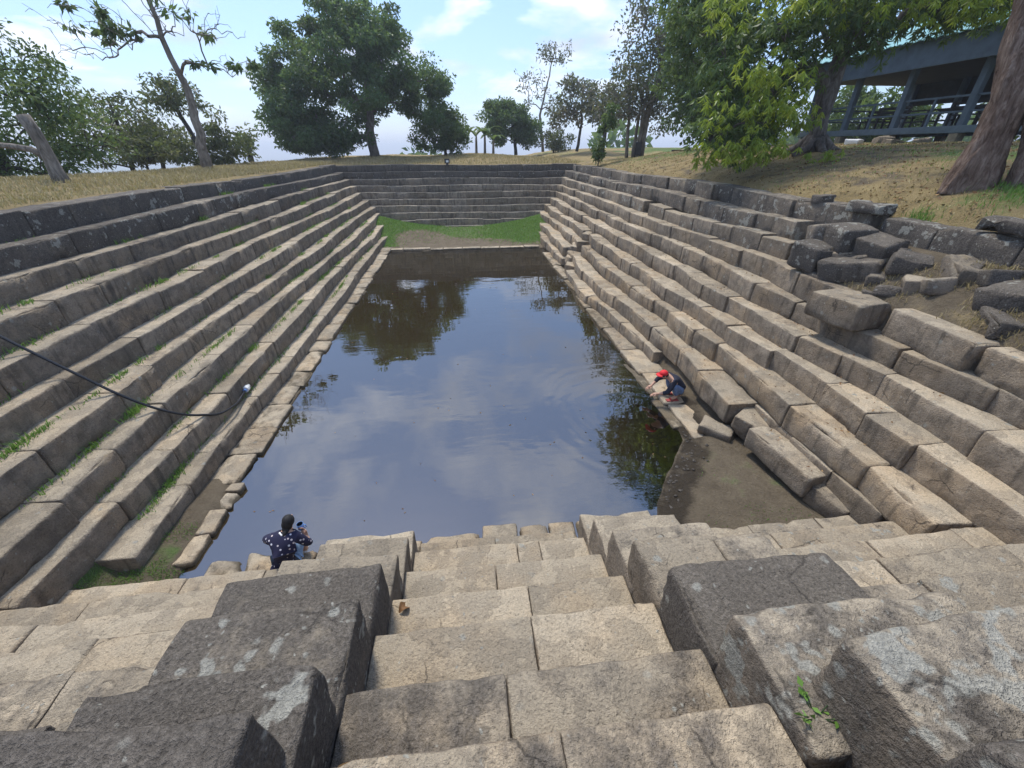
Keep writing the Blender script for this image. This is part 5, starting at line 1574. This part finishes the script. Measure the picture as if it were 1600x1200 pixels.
skin_mesh('shirt', [(4.70, 7.34, 0.33, 0.15, 0.13), (4.62, 7.34, 0.47, 0.15, 0.13), (4.50, 7.34, 0.58, 0.15, 0.115), (4.40, 7.34, 0.64, 0.12, 0.09), (4.43, 7.20, 0.60, 0.08), (4.36, 7.16, 0.48, 0.065), (4.28, 7.14, 0.36, 0.058), (4.18, 7.165, 0.33, 0.047),
                    (4.43, 7.48, 0.60, 0.08), (4.34, 7.55, 0.53, 0.065), (4.25, 7.60, 0.46, 0.058), (4.17, 7.56, 0.39, 0.047)],
          [(0, 1), (1, 2), (2, 3), (3, 4), (4, 5), (5, 6), (6, 7), (3, 8), (8, 9), (9, 10), (10, 11)], M_NAVY, Mn, mo, root=1)
skin_mesh('jeans', [(4.68, 7.34, 0.27, 0.14, 0.13), (4.60, 7.22, 0.34, 0.10), (4.42, 7.17, 0.51, 0.082), (4.54, 7.19, 0.24, 0.06), (4.60, 7.46, 0.34, 0.10), (4.42, 7.49, 0.51, 0.082), (4.54, 7.48, 0.24, 0.06)],
          [(0, 1), (1, 2), (2, 3), (0, 4), (4, 5), (5, 6)], M_JEAN, Mn, mo)
pmesh('hair', [ball((4.245, 7.333, 0.715), (0.082, 0.083, 0.07), 10, 14)], M_HAIR, Mn)
cap_v = ball((4.215, 7.332, 0.745), (0.094, 0.09, 0.075), 10, 16)
cap_v = ([(x_, y_, max(z_, 0.728)) for x_, y_, z_ in cap_v[0]], cap_v[1])
cp = pmesh('cap', [cap_v], M_RED, Mn)
V, Fq = [], []
for i in range(9):
    a = -0.95 + 1.9 * i / 8
    for r_, z_ in ((0.075, 0.738), (0.165 * math.cos(a * 0.55), 0.712), (0.165 * math.cos(a * 0.55), 0.705), (0.075, 0.730)):
        V.append((4.215 - math.cos(a) * r_, 7.332 + math.sin(a) * r_ * 0.9, z_))
for i in range(8):
    for k in range(4):
        Fq.append((i * 4 + k, i * 4 + (k + 1) % 4, (i + 1) * 4 + (k + 1) % 4, (i + 1) * 4 + k))
v, f = V, Fq
link('brim', mesh_data('brim', np.asarray(v) - np.array(Mn.location), f, M_RED), cp)
for yy in (7.19, 7.47):
    pmesh('sandal', [bevel_box(4.33, 4.60, yy - 0.05, yy + 0.05, 0.105, 0.13, 0.01), tube([(4.42, yy - 0.05, 0.13), (4.42, yy, 0.185), (4.42, yy + 0.05, 0.13)], 0.012, 6)], M_SANDAL, Mn)

# ------------------------------------------------------------------ small growth and litter on the stairs
M_DEAD = leaf_material('dead_leaf', (0.11, 0.05, 0.022), (0.23, 0.115, 0.045), (0.36, 0.22, 0.09), 0.1, 0.7)
rl = np.random.default_rng(3)


def litter(name, x, y, z, size, mat, label, flat=0.25):
    n = len(x)
    a = rl.random(n) * 6.28
    d = np.stack([np.cos(a), np.sin(a), rl.normal(0, flat, n)], 1)
    me = leaf_mesh(name, np.stack([x, y, z], 1), d, size * rl.uniform(0.6, 1.3, n), size * 0.24 * rl.uniform(0.7, 1.2, n), mat, rl, rl.random(n), fold=0.3)
    tag(link(name, me), label, 'leaf litter', kind='stuff')


n = 2400
x = 8.4 + 8 * rl.random(n) ** 1.3; y = 5 + 20 * rl.random(n) ** 1.2
litter('leaf_litter', x, y, ground_z(x, y) + 0.025, 0.075, M_DEAD, 'dead leaves scattered on the bank under the leafy tree')
X_, Y_, Z_ = [], [], []
for i in range(420):
    k_ = int(rl.integers(2, 8)); yy = 4 + 14 * rl.random() ** 1.2
    if (k_ == 7 and yy < 7): continue
    w_ = wave_r(k_)(yy)
    X_.append(XR[k_] + w_[0] + rl.uniform(0.12, 0.34)); Y_.append(yy); Z_.append(RISE * k_ + w_[1] + 0.03)
litter('leaf_litter', np.array(X_), np.array(Y_), np.array(Z_), 0.05, M_DEAD, 'small dead leaves lying on the treads of the slumping bank')
for (lx, ly, lz, s_, lab) in [(-0.68, 2.12, 1.62, 0.13, 'curled red-brown dead leaf at the side of a stair tread'), (-0.70, 0.80, 2.44, 0.16, 'orange dead leaf beside the lowest dark cheek block')]:
    V, Fq = [], []
    for i in range(9):
        t = i / 8
        for j in (-1, -0.5, 0, 0.5, 1):
            w = 0.33 * s_ * math.sin(PI * (0.05 + 0.92 * t)) * j
            V.append((s_ * (t - 0.5), w, 0.03 * math.sin(t * 6) + abs(j) * 0.22 * s_ * math.sin(PI * t)))
        if i:
            b = (i - 1) * 5
            Fq += [(b + q, b + q + 1, b + q + 6, b + q + 5) for q in range(4)]
    me = mesh_data('dead_leaf', V, Fq, M_DEAD)
    me.attributes.new('tint', 'FLOAT', 'POINT').data.foreach_set('value', np.full(len(V), 0.35 if lx > -0.69 else 0.85, np.float32))
    tag(link('dead_leaf', me, None, (lx, ly, lz), (0.2, 0.1, 0.9)), lab, 'leaf')
# fern-like weed on the lichened cheek block
wd = thing('weed', 'small green weed growing from the lichened cheek block joint', 'weed', (1.40, 0.62, 2.86))
rwd = np.random.default_rng(4)
for i in range(7):
    a = rwd.random() * 6.28; L_ = rwd.uniform(0.06, 0.13)
    pts = [(math.cos(a) * L_ * t * 0.8, math.sin(a) * L_ * t * 0.8, L_ * (1.3 * t - 0.7 * t * t)) for t in (0, 0.35, 0.7, 1.0)]
    v, f = tube(pts, [0.003, 0.0028, 0.0022, 0.001], 5)
    link('stalk', mesh_data('stalk', v, f, M_LEAF_MID), wd)
    for k in (1, 2, 3, 3):
        link('leaf', leaf_mesh('leaf', np.array([pts[k]]), rwd.normal(size=(1, 3)) + np.array([[math.cos(a), math.sin(a), -0.2]]), rwd.uniform(0.03, 0.05, 1), rwd.uniform(0.008, 0.013, 1), M_GREEN, rwd, rwd.uniform(0.3, 0.8, 1)), wd)
n = 90
x = rl.uniform(-3.6, 3.9, n); y = 4.6 + 18 * rl.random(n) ** 1.4
litter('floating_leaves', x, y, np.full(n, 0.006), 0.045, M_DEAD, 'tiny leaves and specks floating on the pond', 0.0)
# mud clods at the shore
rc = np.random.default_rng(6)
parts = []
for i in range(70):
    yy = rc.uniform(4.0, 6.3); xx = float(mud_shore(yy)) + abs(rc.normal(0.12, 0.22)) + 0.05
    r_ = rc.uniform(0.008, 0.028)
    v, f = ball((0, 0, 0), (r_ * rc.uniform(0.9, 2.2), r_ * rc.uniform(0.9, 1.6), r_ * 0.4), 5, 7)
    v = np.asarray(v); v += (rc.random((len(v), 3)) - 0.5) * r_ * 0.7
    v = v + np.array([xx, yy, gz(xx, yy) + r_ * 0.2]); parts.append((v, f))
M_CLOD = plain_material('wet_mud', (0.045, 0.036, 0.026), 0.6, 0.4, 12.0)
v, f = join(parts)
tag(link('mud_clods', mesh_data('mud_clods', v, f, M_CLOD)), 'dark wet mud clods along the shore of the mud corner', 'mud', kind='stuff')

# ------------------------------------------------------------------ haze over the hilltop and the lowland
mh, N, L, out = new_mat('haze')
pvn = N('ShaderNodeVolumePrincipled')
pvn.inputs['Color'].default_value = (0.88, 0.93, 1.0, 1)
pvn.inputs['Density'].default_value = 0.0010
pvn.inputs['Anisotropy'].default_value = 0.2
L(pvn.outputs[0], out.inputs['Volume'])
hz = link('haze', mesh_data('haze', *boxvf(-4100, 4100, -4100, 4100, -70, 22), mh, False))
tag(hz, kind='stuff')
